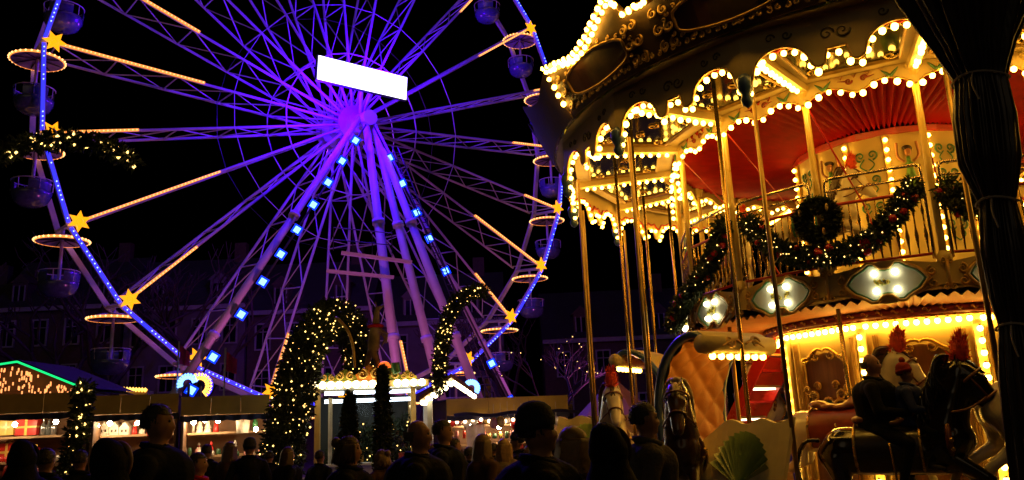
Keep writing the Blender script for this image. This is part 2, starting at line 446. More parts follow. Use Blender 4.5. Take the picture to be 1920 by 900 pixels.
def pleat(r0, z0, r1, z1, n, amp, name, mt, a_from=0, a_to=360):
    m = MB(); cols = n * 2
    rows = []
    for i in range(cols + 1):
        a = a_from + (a_to - a_from) * i / cols
        o = amp * (1 if i % 2 else -1)
        row = []
        for j in range(4):
            t = j / 3; R = r0 + (r1 - r0) * t; z = z0 + (z1 - z0) * t - .10 * math.sin(PI * t) * 0
            row.append(m.pt(cp(R, a, z + o * (.6 + .4 * (1 - t)))))
        rows.append(row)
    for i in range(cols):
        for j in range(3): m.face([rows[i][j], rows[i + 1][j], rows[i + 1][j + 1], rows[i][j + 1]])
    return m.build(name, mt, CAR)
pleat(3.36, 2.97, 2.08, 3.0, 150, .028, 'lower_pleated_ceiling', PEACH)

# --- upper deck
RF = 3.4
m = MB(); m.lathe([(1.2, 3.34), (RF - .02, 3.34), (RF - .02, 3.22), (1.2, 3.22)], AX, 16, rad(A0), rad(A0 + 360)); m.build('upper_floor', DECK, CAR)
for k in range(16):
    a0 = A0 + SEG * k - 22.5 * 16 * (1 if k > 8 else 0); a1 = a0 + SEG
    mid = a0 + SEG / 2
    p0 = cp(RF, a0, 0); p1 = cp(RF, a1, 0); X = (p1 - p0).normalized(); W = (p1 - p0).length; N = Vector((X.y, -X.x, 0)); Z = Vector((0, 0, 1))
    def L(x, z, d=0): return p0 + X * x + Z * z + N * d
    def zt(t): return 3.39 - .045 * math.cos(t * 2 * PI)
    def zb(t): return 3.005 + .085 * math.cos(t * 2 * PI)
    m = MB(); m.board(lambda t, z: L(W * t, z), 14, zt, zb, lambda t: N, .05); fas = m.build('deck_fascia', CREAMD, CAR)
    if not -195 < mid < -55: continue
    # cartouche with four large bulbs
    xc = W / 2
    out = []
    def crt(a):   # curvy shield outline
        c_, s_ = math.cos(a), math.sin(a)
        rx = .40 * (1 - .10 * math.cos(4 * a)); rz = .215 * (1 + .16 * abs(math.sin(2 * a)) - .10 * (abs(c_) < .22))
        return rx * c_, rz * s_
    hq = [(0, .15), (.05, .155), (.085, .19), (.12, .225), (.18, .225), (.24, .18), (.30, .145), (.36, .115), (.41, .06), (.45, 0)]
    pts = hq + [(x, -z) for x, z in hq[-2::-1]] + [(-x, -z) for x, z in hq[1:]] + [(-x, z) for x, z in hq[-2:0:-1]]
    m = MB(); m.poly([L(xc + x, 3.18 + z, .03) for x, z in pts]); m.build('cartouche', mat('cartouche_blue_white', (.55, .62, .62), .4, var=.2), fas)
    m = MB(); m.tube([L(xc + x * 1.03, 3.18 + z * 1.04, .03) for x, z in pts], .022, 6, closed=True); m.build('cartouche_rim', GOLDP, fas, True)
    m = MB(); m.tube([L(xc + x * .93, 3.18 + z * .92, .032) for x, z in pts], .014, 5, closed=True); m.build('cartouche_green_line', GREENP, fas, True)
    m = MB()
    for i in range(9): m.sphere(L(xc + random.uniform(-.13, .13), 3.18 + random.uniform(-.03, .03), .045), random.uniform(.018, .03), 6, 4)
    m.build('painted_roses', mat('yellow_roses', (.6, .45, .05), .5, var=.6, col2=(.06, .16, .03), scale=30), fas, True)
    bmesh_l = ico_mesh('lamp', .038, B_WHITE) if 'lamp_me' not in globals() else lamp_me
    lamp_me = bmesh_l
    for dx in (-.115, .115):
        for dz in (-.105, .105):
            b = obj('cartouche_bulb', lamp_me, fas); b.location = L(xc + dx, 3.18 + dz, .06) - AX
    m = MB()
    for sgn in (-1, 1):
        for dz in (-.07, .07):
            m.scroll(L(xc + sgn * .50, 3.18 + dz, .02), X, Z, .058, 1.4, .016, sgn, start=PI / 2)
        m.tube([L(xc + sgn * .45, 3.08, .02), L(xc + sgn * .45, 3.28, .02)], .012, 5)
    m.build('scrollwork', GOLDP, fas, True)
    m = MB(); m.tube([L(.0, 3.03, .02), L(.0, 3.36, .02)], .022, 6)
    for dz, s_ in ((3.35, 1), (3.05, 1)):
        for sgn in (-1, 1): m.scroll(L(.0 + sgn * .045, dz, .02), X, Z, .038, 1.2, .013, sgn, start=PI / 2)
    m.build('corner_ornament', GOLDP, fas, True)
    # railing panel above
    r = MB(); xa, xb = .11, W - .11; zr = 4.56
    r.tube(smoothpath([L(xa, 3.40, -.05), L(xa, zr - .12, -.05), L(xa + .04, zr - .02, -.05), L(xa + .14, zr, -.05), L(xb - .14, zr, -.05), L(xb - .04, zr - .02, -.05), L(xb, zr - .12, -.05), L(xb, 3.40, -.05)], 5), .021, 8)
    r.tube([L(xa, zr - .16, -.05), L(xb, zr - .16, -.05)], .016, 8)
    rail = r.build('railing', CHROME, CAR, True)
    for q, hh in ((zr - .34, .022), (3.46, .018)): m = MB(); m.tube([L(xa, q, -.05), L(xb, q, -.05)], hh, 8); m.build('red_rail', RED, rail, True)
    for i in range(11):
        x = xa + (xb - xa) * (i + .5) / 11
        m = MB(); m.lathe([(.008, 0), (.012, .10), (.026, .22), (.012, .32), (.010, .45), (.022, .52), (.010, .60), (.009, .76)], L(x, 3.47, -.05), 7); m.build('baluster', BRASS, rail, True)
# --- inner poles (cream) at the ring, outer dull brass poles at the edge
for k in range(16):
    a = A0 + SEG * k
    m = MB(); m.tube([cp(RF - .06, a, 3.2), cp(RF - .06, a, 5.82)], .043, 10); m.lathe([(.09, 0), (.09, .05), (.055, .12)], cp(RF - .06, a, 3.36), 10); m.lathe([(.055, -.16), (.11, 0)], cp(RF - .06, a, 5.82), 10); m.build('inner_pole', POLEC, CAR, True)
    m = MB(); m.tube([cp(5.0, a, .3), cp(5.0, a, 5.35)], .025, 9); m.build('outer_pole', BRASSD, CAR, True)
# slender horse poles reaching the canopy
for (R, a) in ((4.25, -141.6), (4.4, -164), (4.3, 172), (4.3, 145), (4.35, 132), (4.3, 118)):
    m = MB(); m.tube([cp(R, a, .36), cp(R, a, 5.84)], .028, 9); m.build('horse_pole', BRASS, CAR, True)

for (R, a) in ((2.9, -93), (3.0, -168)):
    m = MB(); m.tube([cp(R, a, .36), cp(R, a, 3.0)], .03, 9); m.build('deck_pole', BRASSD, CAR, True)
# --- canopy ceiling: beams, mirrors, valances
ZC = 5.86; RI = 3.4; RO = 5.06
def zval(t):            # bottom edge of the outer valance along one side
    t = min(t, 1 - t)
    if t < .055: return 5.24 + .16 * (t / .055) ** 2
    if t < .36:
        q = (t - .055) / .305; return 5.40 + .27 * math.sqrt(max(0, 1 - (2 * q - 1) ** 2)) * (1 if q < .5 else 1)
    if t < .445:
        q = (t - .36) / .085; return 5.40 - .055 * math.sin(PI * q)
    return 5.53
def zval2(t):           # inner valance bottom edge
    t = min(t, 1 - t)
    if t < .12: return 5.62 - .05 * math.cos(PI * t / .12)
    if t < .40: return 5.66 + .06 * math.sin(PI * (t - .12) / .28)
    return 5.66 - .05 * math.sin(PI / 2 * (t - .40) / .10)
for k in range(16):
    a0 = A0 + SEG * k; a1 = a0 + SEG; mid = a0 + SEG / 2; an = mid if mid <= 180 else mid - 360
    o0, o1, i0, i1 = (cp(R, a, ZC) for R, a in ((RO, a0), (RO, a1), (RI, a0), (RI, a1)))
    Z = Vector((0, 0, 1))
    m = MB(); m.poly([o0, i0, i1, o1]); m.poly([p + Z * .05 for p in (o0, o1, i1, i0)]); panel = m.build('ceiling_panel', CREAMD, CAR)
    def sh(u, v): return (i0.lerp(o0, u)).lerp(i1.lerp(o1, u), v)
    m = MB(); m.poly([sh(.16, .12) - Z * .012, sh(.16, .88) - Z * .012, sh(.86, .88) - Z * .012, sh(.86, .12) - Z * .012]); m.build('ceiling_mirror', MIRROR, panel)
    m = MB(); m.tube([sh(.16, .12) - Z * .02, sh(.16, .88) - Z * .02, sh(.86, .88) - Z * .02, sh(.86, .12) - Z * .02], .03, 6, closed=True); m.build('gilt_frame', GOLDP, panel)
    m = MB()
    ex = (i1 - i0).normalized(); ey = (o0.lerp(o1, .5) - i0.lerp(i1, .5)).normalized()
    for (u, v, f) in ((.25, .2, 1), (.25, .8, -1), (.76, .2, -1), (.76, .8, 1), (.5, .38, 1), (.5, .62, -1)):
        m.scroll(sh(u, v) - Z * .03, ex, ey, .09, 1.3, .014, f)
    m.build('gilt_scrolls', GOLD, panel, True)
    # radial beam at a0
    m = MB(); m.bar(cp(RI - .02, a0, ZC - .05), cp(RO + .04, a0, ZC - .05), .13, .10); beam = m.build('ceiling_beam', CREAM, CAR)
    for i in range(11): bulb(cp(RI + .10 + (RO - RI - .2) * (i + .5) / 11, a0, ZC - .135))
    # outer valance
    P0 = cp(5.2, a0, 0); P1 = cp(5.2, a1, 0); X = (P1 - P0).normalized(); W = (P1 - P0).length; N = Vector((X.y, -X.x, 0))
    m = MB(); m.board(lambda t, z: P0 + X * (W * t) + Z * z, 60, lambda t: 5.96, zval, lambda t: N, .035); val = m.build('outer_valance', CREAM, CAR)
    m = MB(); m.tube([P0 + X * (W * t) + Z * zval(t) + N * .005 for t in [i / 60 for i in range(61)]], .017, 5); m.build('valance_edge', GOLDP, val, True)
    # painted red garland on the inner face
    m = MB()
    pts = [P0 + X * (W * t) + Z * (zval(t) * .35 + 5.70 * .65 - .02 + .02 * math.sin(t * 60)) - N * .045 for t in [.06 + .88 * i / 40 for i in range(41)]]
    m.tube(pts, .02, 5); m.build('painted_garland', mat('red_garland_paint', (.34, .015, .008), .5), val)
    if -200 < an < -60:
        m = MB()
        for tt, f in ((.21, 1), (.79, -1)):
            m.scroll(P0 + X * (W * (tt - .045)) + Z * 5.80 + N * .006, X, Z, .055, 1.2, .010, f); m.scroll(P0 + X * (W * (tt + .045)) + Z * 5.80 + N * .006, X, Z, .055, 1.2, .010, -f)
        m.scroll(P0 + X * (W * .46) + Z * 5.70 + N * .006, X, Z, .08, 1.3, .011, 1); m.scroll(P0 + X * (W * .54) + Z * 5.70 + N * .006, X, Z, .08, 1.3, .011, -1)
        m.build('painted_scrolls', mat('olive_paint', (.16, .13, .04), .5), val, True)
    # corner finial
    m = MB(); m.lathe([(.005, 0), (.05, .03), (.075, .09), (.05, .15), (.09, .22), (.10, .34), (.05, .40)], cp(5.17, a0, 5.06), 10); m.build('finial', BLUEP, CAR, True)
    # bulbs along the scalloped edge, hung on the inside
    acc = 0; last = None; nxt = .05
    for i in range(241):
        t = i / 240; p = P0 + X * (W * t) + Z * (zval(t) - .048) - N * .055
        if last is not None: acc += (p - last).length
        last = p
        if acc >= nxt and .02 < t < .98: bulb(p); nxt = acc + .118
    # inner valance
    Q0 = cp(RI, a0, 0); Q1 = cp(RI, a1, 0); X2 = (Q1 - Q0).normalized(); W2 = (Q1 - Q0).length; N2 = Vector((X2.y, -X2.x, 0))
    m = MB(); m.board(lambda t, z: Q0 + X2 * (W2 * t) + Z * z, 30, lambda t: ZC + .02, zval2, lambda t: N2, .03); val2 = m.build('inner_valance', CREAM, CAR)
    m = MB(); m.tube([Q0 + X2 * (W2 * t) + Z * zval2(t) + N2 * .004 for t in [i / 30 for i in range(31)]], .013, 5); m.build('valance_edge', GOLDP, val2, True)
    m = MB()
    for tt in (.2, .8):
        c = Q0 + X2 * (W2 * tt) + Z * 5.77 + N2 * .012
        for sg in (-1, 1):
            m.tube(smoothpath([c - Z * .05, c + X2 * sg * .05 + Z * .0, c + X2 * sg * .10 + Z * .05], 4), [.022, .022, .022, .022, .02, .016, .012, .008, .004], 5)
    m.build('green_leaf_motif', GREENP, val2, True)
    m = MB(); c = Q0 + X2 * (W2 * .5) + Z * 5.77 + N2 * .012
    for sg in (-1, 1): m.scroll(c + X2 * sg * .09, X2, Z, .045, 1.3, .012, sg); m.tube([c + X2 * sg * .1, c + X2 * sg * .22 + Z * .02], [.014, .004], 5)
    m.build('red_scroll_motif', REDTRIM, val2, True)
    for i in range(10):
        t = (i + .5) / 10; bulb(Q0 + X2 * (W2 * t) + Z * (zval2(t) - .045) + N2 * .02)
# vertical bulb strips on the inner poles' heads at the left
for a in (-175, -152.5 - 45):
    for i in range(5): bulb(cp(RI + .03, a, 5.5 - .12 * i))
# red pleated tent over the upper deck
pleat(RI - .04, 5.88, 1.42, 5.70, 130, .075, 'red_pleated_ceiling', REDCLOTH)
m = MB(); m.lathe([(1.36, 5.57), (1.43, 5.58), (1.44, 5.66), (1.40, 5.68)], AX, 16, rad(A0), rad(A0 + 360)); m.build('drum_cornice', RED, CAR)
for a in (-108, -130, -152, -175):
    for (ra, rb, da) in ((3.28, 2.2, 7),):
        m = MB(); m.tube([cp(3.3, a, 5.6), cp(2.4, a + da, 4.3), cp(2.0, a + da + 3, 3.4)], .012, 6); m.build('red_stay', RED, CAR)
# --- upper drum, sixteen facets with bulb strips, scroll panels and painted figures
RU = 1.4
for k in range(16):
    a0 = -137.2 + SEG * k; a1 = a0 + SEG; mid = (a0 + a1) / 2; an = mid if mid <= 180 else mid - 360
    p0 = cp(RU, a0, 0); p1 = cp(RU, a1, 0); X = (p1 - p0).normalized(); W = (p1 - p0).length; N = Vector((X.y, -X.x, 0)); Z = Vector((0, 0, 1))
    def L(x, z, d=0): return p0 + X * x + Z * z + N * d
    m = MB(); m.board(lambda t, z: L(W * t, z), 1, lambda t: 5.62, lambda t: 3.34, lambda t: N, .05); pn = m.build('upper_drum_panel', CREAMW, CAR)
    if not -215 < an < -35: continue
    m = MB(); m.bar(L(0, 3.36, .02), L(0, 5.56, .02), .07, .05, up=N); m.build('bulb_batten', GOLDP, pn)
    for i in range(13): bulb(L(0, 5.48 - i * .15, .075))
    if k % 2 == 0:
        m = MB()
        for zz in (5.32, 4.95, 4.55, 4.2):
            for sg in (-1, 1): m.scroll(L(W / 2 + sg * .085, zz, .012), X, Z, .075, 1.3, .014, sg, start=-PI / 2); m.tube(smoothpath([L(W / 2, zz - .24, .012), L(W / 2 + sg * .10, zz - .15, .012), L(W / 2 + sg * .03, zz - .05, .012)], 5), .011, 5)
        m.build('scroll_panel', GREENP, pn, True)
    else:
        # painted relief of a dancing figure in a green robe with raised arms
        m = MB(); m.lathe([(.012, .52), (.05, .48), (.045, .40), (.09, .2), (.13, 0), (.005, -.02)], L(W / 2, 4.62, .05), 10); m.tube([L(W / 2, 5.12, .05), L(W / 2, 5.2, .05)], .03, 6); m.build('green_robe', mat('green_robe', (.10, .26, .05), .5), pn, True)
        m = MB(); m.sphere(L(W / 2, 5.27, .06), (.05, .05, .065), 8, 6)
        for sg in (-1, 1): m.tube(smoothpath([L(W / 2 + sg * .06, 5.13, .05), L(W / 2 + sg * .14, 5.22, .05), L(W / 2 + sg * .13, 5.42, .05)], 4), .02, 6)
        m.build('relief_figure', mat('relief_skin', (.50, .22, .09), .5), pn, True)
        m = MB(); m.sphere(L(W / 2, 5.33, .05), (.075, .05, .045), 8, 6); m.build('relief_hair', WOODD, pn, True)
# --- crest boards round the top: eight, each over two sides
def crest_z(d):        # d degrees from the centre of the board
    d = abs(d)
    if d < 2.2: return 6.60 + .0 * d
    if d < 5.2: return 6.60 + .24 * math.sin(PI * .5 * (d - 2.2) / 1.4 if d < 3.6 else PI * .5 * (1 - .28 * (d - 3.6) / 1.6))
    q = (d - 5.2) / 17.0
    return 6.80 - .26 * math.sin(min(1, q * 1.7) * PI / 2) + .16 * max(0, q - .55) / .45
def crest_p(ang, z): return cp(5.30 + .48 * ((z - 5.96) / .9) ** 1.1 if z > 5.96 else 5.30, ang, z)
for k in range(8):
    c0 = -141.25 + 45 * k; an = c0 if c0 <= 180 else c0 - 360
    m = MB(); m.board(lambda t, z: crest_p(c0 - 22.3 + 44.6 * t, z), 72, lambda t: crest_z(-22.3 + 44.6 * t), lambda t: 5.97, lambda t: rv(c0 - 22.3 + 44.6 * t), .05); cr = m.build('crest_board', mat('crest_board_brown', (.10, .055, .018), .6, var=.6, scale=5, bump=.3, bscale=12), CAR)
    if not -225 < an < -60: continue
    edge = [crest_p(c0 + d, crest_z(d)) + rv(c0 + d) * .02 for d in [-22.3 + 44.6 * i / 90 for i in range(91)]]
    m = MB(); m.tube(edge, .035, 6, ry=.05); m.build('crest_rim', GOLDP, cr, True)
    acc = 0; nxt = 0; last = None
    for i in range(361):
        d = -22.0 + 44 * i / 360
        p = crest_p(c0 + d, crest_z(d) - .02) + rv(c0 + d) * .06
        if last is not None: acc += (p - last).length
        last = p
        if acc >= nxt:
            bulb(p)
            if d < -3: bulb(crest_p(c0 + d + .35, crest_z(d) - .085) + rv(c0 + d) * .06)
            nxt = acc + .115
    for s_ in (-1, 1):
        for i in range(4): bulb(crest_p(c0 + s_ * 22.0, 6.52 - .12 * i) + rv(c0 + s_ * 22) * .06)
    # two painted panels, ringed by carving
    for dc in (-11.3, 11.3):
        for d0 in ((dc - 5.2, dc + 5.2),) if True else ():
            pts = []
            for i in range(24):
                a = 2 * PI * i / 24; pts.append(crest_p(c0 + dc + 7.6 * math.cos(a) * (1 - .08 * math.cos(4 * a)), 6.27 + .20 * math.sin(a)) + rv(c0 + dc) * .022)
            m = MB(); m.poly(pts); m.build('painting', PAINTING, cr)
            m = MB(); m.tube(pts, .022, 6, closed=True); m.build('painting_frame', GOLDP, cr, True)
    m = MB(); T = Vector((-math.sin(rad(c0)), math.cos(rad(c0)), 0)); Zv = Vector((0, 0, 1))
    for d in (-20.5, -1.8, 1.8, 20.5, -3.4, 3.4):
        T = Vector((-math.sin(rad(c0 + d)), math.cos(rad(c0 + d)), 0))
        for zz, s_ in ((6.08, .07), (6.26, .08), (6.44, .07)): m.scroll(crest_p(c0 + d, zz) + rv(c0 + d) * .03, T, Zv, s_, 1.4, .018, 1 if d > 0 else -1, start=PI / 2)
    for dc in (-11.3, 11.3):
        for i in range(26):
            a = 2 * PI * i / 26; d = dc + 8.6 * math.cos(a); T = Vector((-math.sin(rad(c0 + d)), math.cos(rad(c0 + d)), 0))
            m.scroll(crest_p(c0 + d, 6.27 + .235 * math.sin(a)) + rv(c0 + d) * .03, T, Zv, .035, 1.1, .012, 1 if i % 2 else -1, n=9, start=a)
    for i in range(40):
        d = -21.5 + 43 * i / 39; T = Vector((-math.sin(rad(c0 + d)), math.cos(rad(c0 + d)), 0))
        m.scroll(crest_p(c0 + d, 6.03 + .01 * (i % 2)) + rv(c0 + d) * .03, T, Zv, .04, 1.2, .012, 1 if i % 2 else -1, n=9, start=PI / 2)
    m.build('carved_scrolls', GOLDP, cr, True)
    for i in range(3): bulb(crest_p(c0 + (i - 1) * 1.0, 6.56 + .03 * (i == 1)) + rv(c0) * .07)
# rope of pale tinsel along the cornice
rng = random.Random(3)
pts = [cp(5.27, -235 + 190 * i / 160, 5.965 + .018 * math.sin(i * .9) + rng.uniform(-.01, .01)) for i in range(161)]
m = MB(); m.tube(pts, .014, 5); m.build('tinsel_rope', mat('green_tinsel', (.30, .36, .08), .25, metal=.6, var=.5, scale=14), CAR)
m = MB(); m.lathe([(5.1, 5.94), (5.26, 5.95), (5.26, 5.99), (5.1, 6.02)], AX, 64); m.build('cornice', CREAMD, CAR)
m = MB(); m.lathe([(5.15, 6.0), (3.6, 6.35), (1.2, 6.9), (.3, 7.2), (0, 7.3)], AX, 32); m.build('canopy_roof', mat('canopy_tarp', (.09, .02, .02), .6), CAR)

# --- red staircase to the upper deck
def stair():
    b = at(1322, 880, 14.9); b.z = .36; tp = at(1478, 622, 13.5)
    d = tp - b; hd = Vector((d.x, d.y, 0)).normalized(); sd = Vector((-hd.y, hd.x, 0)); w_ = .38
    m = MB()
    for s_ in (-1, 1):
        q = [b + sd * s_ * w_ + Vector((0, 0, -.16)), tp + sd * s_ * w_ + Vector((0, 0, -.16)), tp + sd * s_ * w_ + Vector((0, 0, .16)), b + sd * s_ * w_ + Vector((0, 0, .16))]
        o = sd * s_ * .04
        i = [m.pt(x) for x in q] + [m.pt(x + o) for x in q]
        for f in ((0, 1, 2, 3), (7, 6, 5, 4), (0, 4, 5, 1), (1, 5, 6, 2), (2, 6, 7, 3), (3, 7, 4, 0)): m.face([i[j] for j in f])
    st = m.build('staircase', RED, CAR)
    n = 11
    for i in range(n):
        c = b.lerp(tp, (i + .5) / n)
        mm = MB(); Mx = Matrix((hd, sd, Vector((0, 0, 1)))).transposed(); mm.box(c, (.24, 2 * w_ - .01, .035), Mx); mm.build('tread', SHELFW if i % 2 else RED, st)
        if i in (5, 7):
            mm = MB(); mm.box(c - Vector((0, 0, .035)) - hd * .02, (.17, 2 * w_ - .14, .03), Mx); mm.build('tread_light', B_TREAD, st)
    mm = MB(); Mx = Matrix((hd, sd, Vector((0, 0, 1)))).transposed()
    mm.box(tp + Vector((0, 0, -.1)) + hd * .5, (1.0, .9, .05), Mx); mm.build('landing', RED, st)
    side = sd if (sd.y > 0) else -sd
    mm = MB(); mm.poly([b + side * .5, tp + side * .5, tp + side * .5 + Vector((0, 0, 1.0)), b + side * .5 + Vector((0, 0, 1.0))]); mm.build('stair_screen', RED, st)
stair()

# --- bulbs: the ones that show largest are parts of their own, the rest one part
def show_key(p):
    return (p - CAM_P).length
vis = []; rest = []
for p in BULBS:
    d = p - AX; a = math.degrees(math.atan2(d.y, d.x))
    (vis if (-200 < a < -70 or a > 120) else rest).append(p)
vis.sort(key=show_key)
BMESH = bulb_mesh('bulb', .0365, B_WARM); TIRED = bulb_mesh('tired_bulb', .035, B_DIM); brn = random.Random(21)
DMESH = bulb_mesh('drum_bulb', .037, B_DRUM)
for p in DRUMB:
    o = obj('drum_bulb', DMESH, CAR); o.location = p - AX
for p in vis[:300]:
    o = obj('bulb', TIRED if brn.random() < .06 else BMESH, CAR); o.location = p - AX + Vector((brn.uniform(-.006, .006), brn.uniform(-.006, .006), brn.uniform(-.008, .008))); s_ = brn.uniform(.84, 1.12); o.scale = (s_, s_, s_); o.rotation_euler = (brn.uniform(-.2, .2), brn.uniform(-.2, .2), 0)
base = [(v.co.copy()) for v in ico_mesh('tmpico', .0365, B_WARM, 1).vertices]
tris = [tuple(q.vertices) for q in bpy.data.meshes['tmpico'].polygons]
m = MB()
for p in vis[300:] + rest:
    i = len(m.v)
    for v in base: m.v.append(p + v)
    for t in tris: m.face([i + j for j in t])
m.build('bulb_strings', B_WARM, CAR, True, kind='stuff')

# ================================================================== FERRIS WHEEL
WH = Vector((-7.83, 40.1, 17.06)); WR = 14.2; NS = 23
wn = Vector((-.61914, .77829, .10453)).normalized(); wa = Vector((.78258, .62255, 0)).normalized(); wz = wa.cross(wn).normalized()
if wz.z < 0: wz = -wz
wnh = Vector((wn.x, wn.y, 0)).normalized()
GAP = 2.4
def wp(i, r, off=0):
    t = 3.084 + 2 * PI * i / NS
    return WH + (wa * math.cos(t) + wz * math.sin(t)) * (r * WR) + wn * off
WB = Vector((WH.x, WH.y, WH.z - WR))
WHEEL = thing('ferris_wheel', 'big ferris wheel with violet-lit lattice spokes, blue-lit rim and warm light tubes', 'ferris wheel', WB)
m = MB(); m.tube([WH - wn * .55, WH + wn * (GAP + .55)], .55, 20)
for o_ in (-.1, .5, GAP - .5, GAP + .1): m.tube([WH + wn * (o_ - .06), WH + wn * (o_ + .06)], .95, 24)
m.build('hub', STEELW, WHEEL)
TUBE_R = {0: .54, 1: .74, 2: .53, 3: .72, 4: .62, 5: .78, 6: .64, 7: .80, 8: .86, 9: .74, 10: .60, 11: .80, 12: .72, 13: .88, 14: .66, 15: .7, 22: .6}
for i in range(NS):
    m = MB()
    n0 = wp(i, .055, .1); n1 = wp(i, .975, 0); f0 = wp(i, .055, GAP - .1); f1 = wp(i, .975, GAP)
    m.tube([n0, n1], .066, 6); m.tube([f0, f1], .066, 6)
    bays = [.26, .44, .62, .80, .965]
    for j, r in enumerate(bays):
        m.tube([wp(i, r, 0), wp(i, r, GAP)], .034, 5)
        if j:
            q = bays[j - 1]
            m.tube([wp(i, q, 0 if j % 2 else GAP), wp(i, r, GAP if j % 2 else 0)], .032, 5); m.tube([wp(i, q, GAP if j % 2 else 0), wp(i, r, 0 if j % 2 else GAP)], .026, 5)
    m.tube([wp(i, .06, .1), wp(i, .26, GAP)], .04, 5); m.tube([wp(i, .06, GAP - .1), wp(i, .26, 0)], .04, 5)
    sp = m.build('spoke', STEELW, WHEEL)
    if i in TUBE_R:
        r0 = TUBE_R[i]; m = MB(); m.bar(wp(i, r0, -.12), wp(i, .962, -.12), .10, .10, up=wn); tb = m.build('light_tube', B_TUBE, sp)
        m = MB(); L_ = (.962 - r0) * WR; k = int(L_ / .16)
        for q in range(k): m.octa(wp(i, r0 + (.962 - r0) * (q + .5) / k, -.18), .05)
        m.build('light_tube_leds', B_TUBEDOT, sp, kind='stuff')
    a0, a1 = wp(i, 1, 0), wp(i + 1, 1, 0); b0, b1 = wp(i, 1, GAP), wp(i + 1, 1, GAP)
    m = MB(); m.bar(a0, a1, .20, .16, up=wn); rs = m.build('rim_segment', STEELW, WHEEL)
    m = MB(); m.bar(a0.lerp(a1, .03) - wn * .10, a0.lerp(a1, .97) - wn * .10, .13, .05, up=wn); m.build('blue_led_strip', B_BLUE, rs)
    m = MB()
    for q in range(18):
        if random.random() < (.8 if i in (2, 3, 4, 22, 10) else .55): m.octa(a0.lerp(a1, .05 + .9 * (q + .5) / 18) - wn * .15, .042)
    m.build('blue_led_dots', B_BLUEDOT, rs, kind='stuff')
    m = MB(); m.bar(b0, b1, .22, .18, up=wn); m.build('rim_segment', STEELW, WHEEL)
    m = MB(); m.tube([a0, b0], .09, 8); m.build('rim_axle', STEELW, WHEEL)
    # six-pointed star of lights on the near joint
    c = wp(i, .975, -.28); er = (wp(i, 1, 0) - WH).normalized(); et = wn.cross(er)
    pts = []
    for k in range(12):
        a = PI * k / 6; q = .42 if k % 2 == 0 else .19
        pts.append(c + er * (math.cos(a) * q) + et * (math.sin(a) * q))
    m = MB(); m.poly(pts); m.poly([p + wn * .05 for p in pts][::-1]); m.tube(pts, .05, 5, closed=True); m.tube([c + er * .12 * math.cos(a) + et * .12 * math.sin(a) for a in [2 * PI * k / 8 for k in range(8)]], .05, 5, closed=True); m.tube([c, wp(i, .975, 0)], .03, 5)
    m.build('star_light', B_STAR, WHEEL)
for off, nm in ((0, 'tie_ring'), (GAP, 'tie_ring')):
    m = MB(); m.tube([wp(i, .44, off) for i in range(NS)], .018, 4, closed=True); m.build(nm, STEELD if off else STEELW, WHEEL)
    m = MB(); m.tube([wp(i, .26, off) for i in range(NS)], .03, 4, closed=True); m.build('brace_ring', STEELW, WHEEL)

# --- support: splayed legs on the near side, ladder, flood lamps, service gantry
SUP = thing('wheel_support', 'splayed pale tubular legs carrying the ferris wheel hub, hung with blue flood lamps', 'support frame', (WH.x, WH.y, 0))
def ft(ip, ax): return Vector((WH.x, WH.y, 0)) + wa * ip + wnh * ax
APEX = WH - wn * 1.2
m = MB(); m.tube([WH - wn * 1.7, WH], .38, 14); m.build('axle', STEELW, SUP)
LEGS = [((-11.2, -3), .18), ((8.0, -4), .14), ((0, -5), .22), ((2.5, -5), .20), ((3.5, -7), .20)]
for k, ((ip, ax), r) in enumerate(LEGS):
    f = ft(ip, ax); tp = APEX + wa * (.35 if ip > 0 else -.35 if ip < 0 else 0)
    m = MB(); m.tube([tp, tp.lerp(f, .5), f], [r * .8, r, r * 1.05], 12)
    for t in (.33, .66): c = tp.lerp(f, t); d = (f - tp).normalized(); m.tube([c - d * .12, c + d * .12], r * 1.35, 12)
    leg = m.build('leg', STEELW, SUP, True)
    m = MB(); m.box(f + Vector((0, 0, .15)), (1.6, 1.6, .3)); m.build('foot_plate', STEELD, SUP)
    if k == 4:
        m = MB(); o = (wa * .62)
        for s_ in (0, .34): m.tube([tp.lerp(f, .08) + o + wa * s_, tp.lerp(f, .97) + o + wa * s_], .035, 5)
        for q in range(46):
            c = tp.lerp(f, .1 + .86 * q / 46) + o; m.tube([c, c + wa * .34], .025, 4)
        m.build('ladder', STEELD, SUP)
    if k in (0, 1):
        m = MB(); cable = [tp.lerp(f, t) + (wa * (.42 if k == 0 else -.42)) - wnh * .45 for t in (.03, .5, .98)]
        m.tube(cable, .05, 5); m.build('lamp_cable', STEELD, SUP)
        ts = [.06, .135, .21, .285, .365, .44, .52, .61, .72, .80] if k == 0 else [.10, .18, .27, .35, .45, .53, .73, .84, .93]
        for t in ts:
            c = cable[0].lerp(cable[2], t); d = (cable[2] - cable[0]).normalized(); nx = (CAM_P - c).normalized(); sx = nx.cross(d).normalized(); ux = sx.cross(nx)
            Mx = Matrix((sx, ux, nx)).transposed()
            mm = MB(); mm.box(c, (.44, .44, .18), Mx); fl = mm.build('flood_lamp', STEELD, SUP)
            mm = MB(); mm.box(c + nx * .10, (.40, .40, .02), Mx); mm.build('lamp_face', B_FLOOD, fl)
            mm = MB(); mm.box(c + nx * .125, (.25, .27, .02), Mx); mm.build('lamp_leds', B_FLOODDOT, fl)
for (ua, va, ub, vb, Y) in ((612, 508, 738, 520, 36.5), (640, 474, 772, 492, 35.5)):
    m = MB(); m.bar(at(ua, va, Y), at(ub, vb, Y + .8), .3, .12); m.build('gantry_beam', STEELW, SUP)
m = MB(); g0, g1 = at(625, 470, 36), at(735, 480, 36.6)
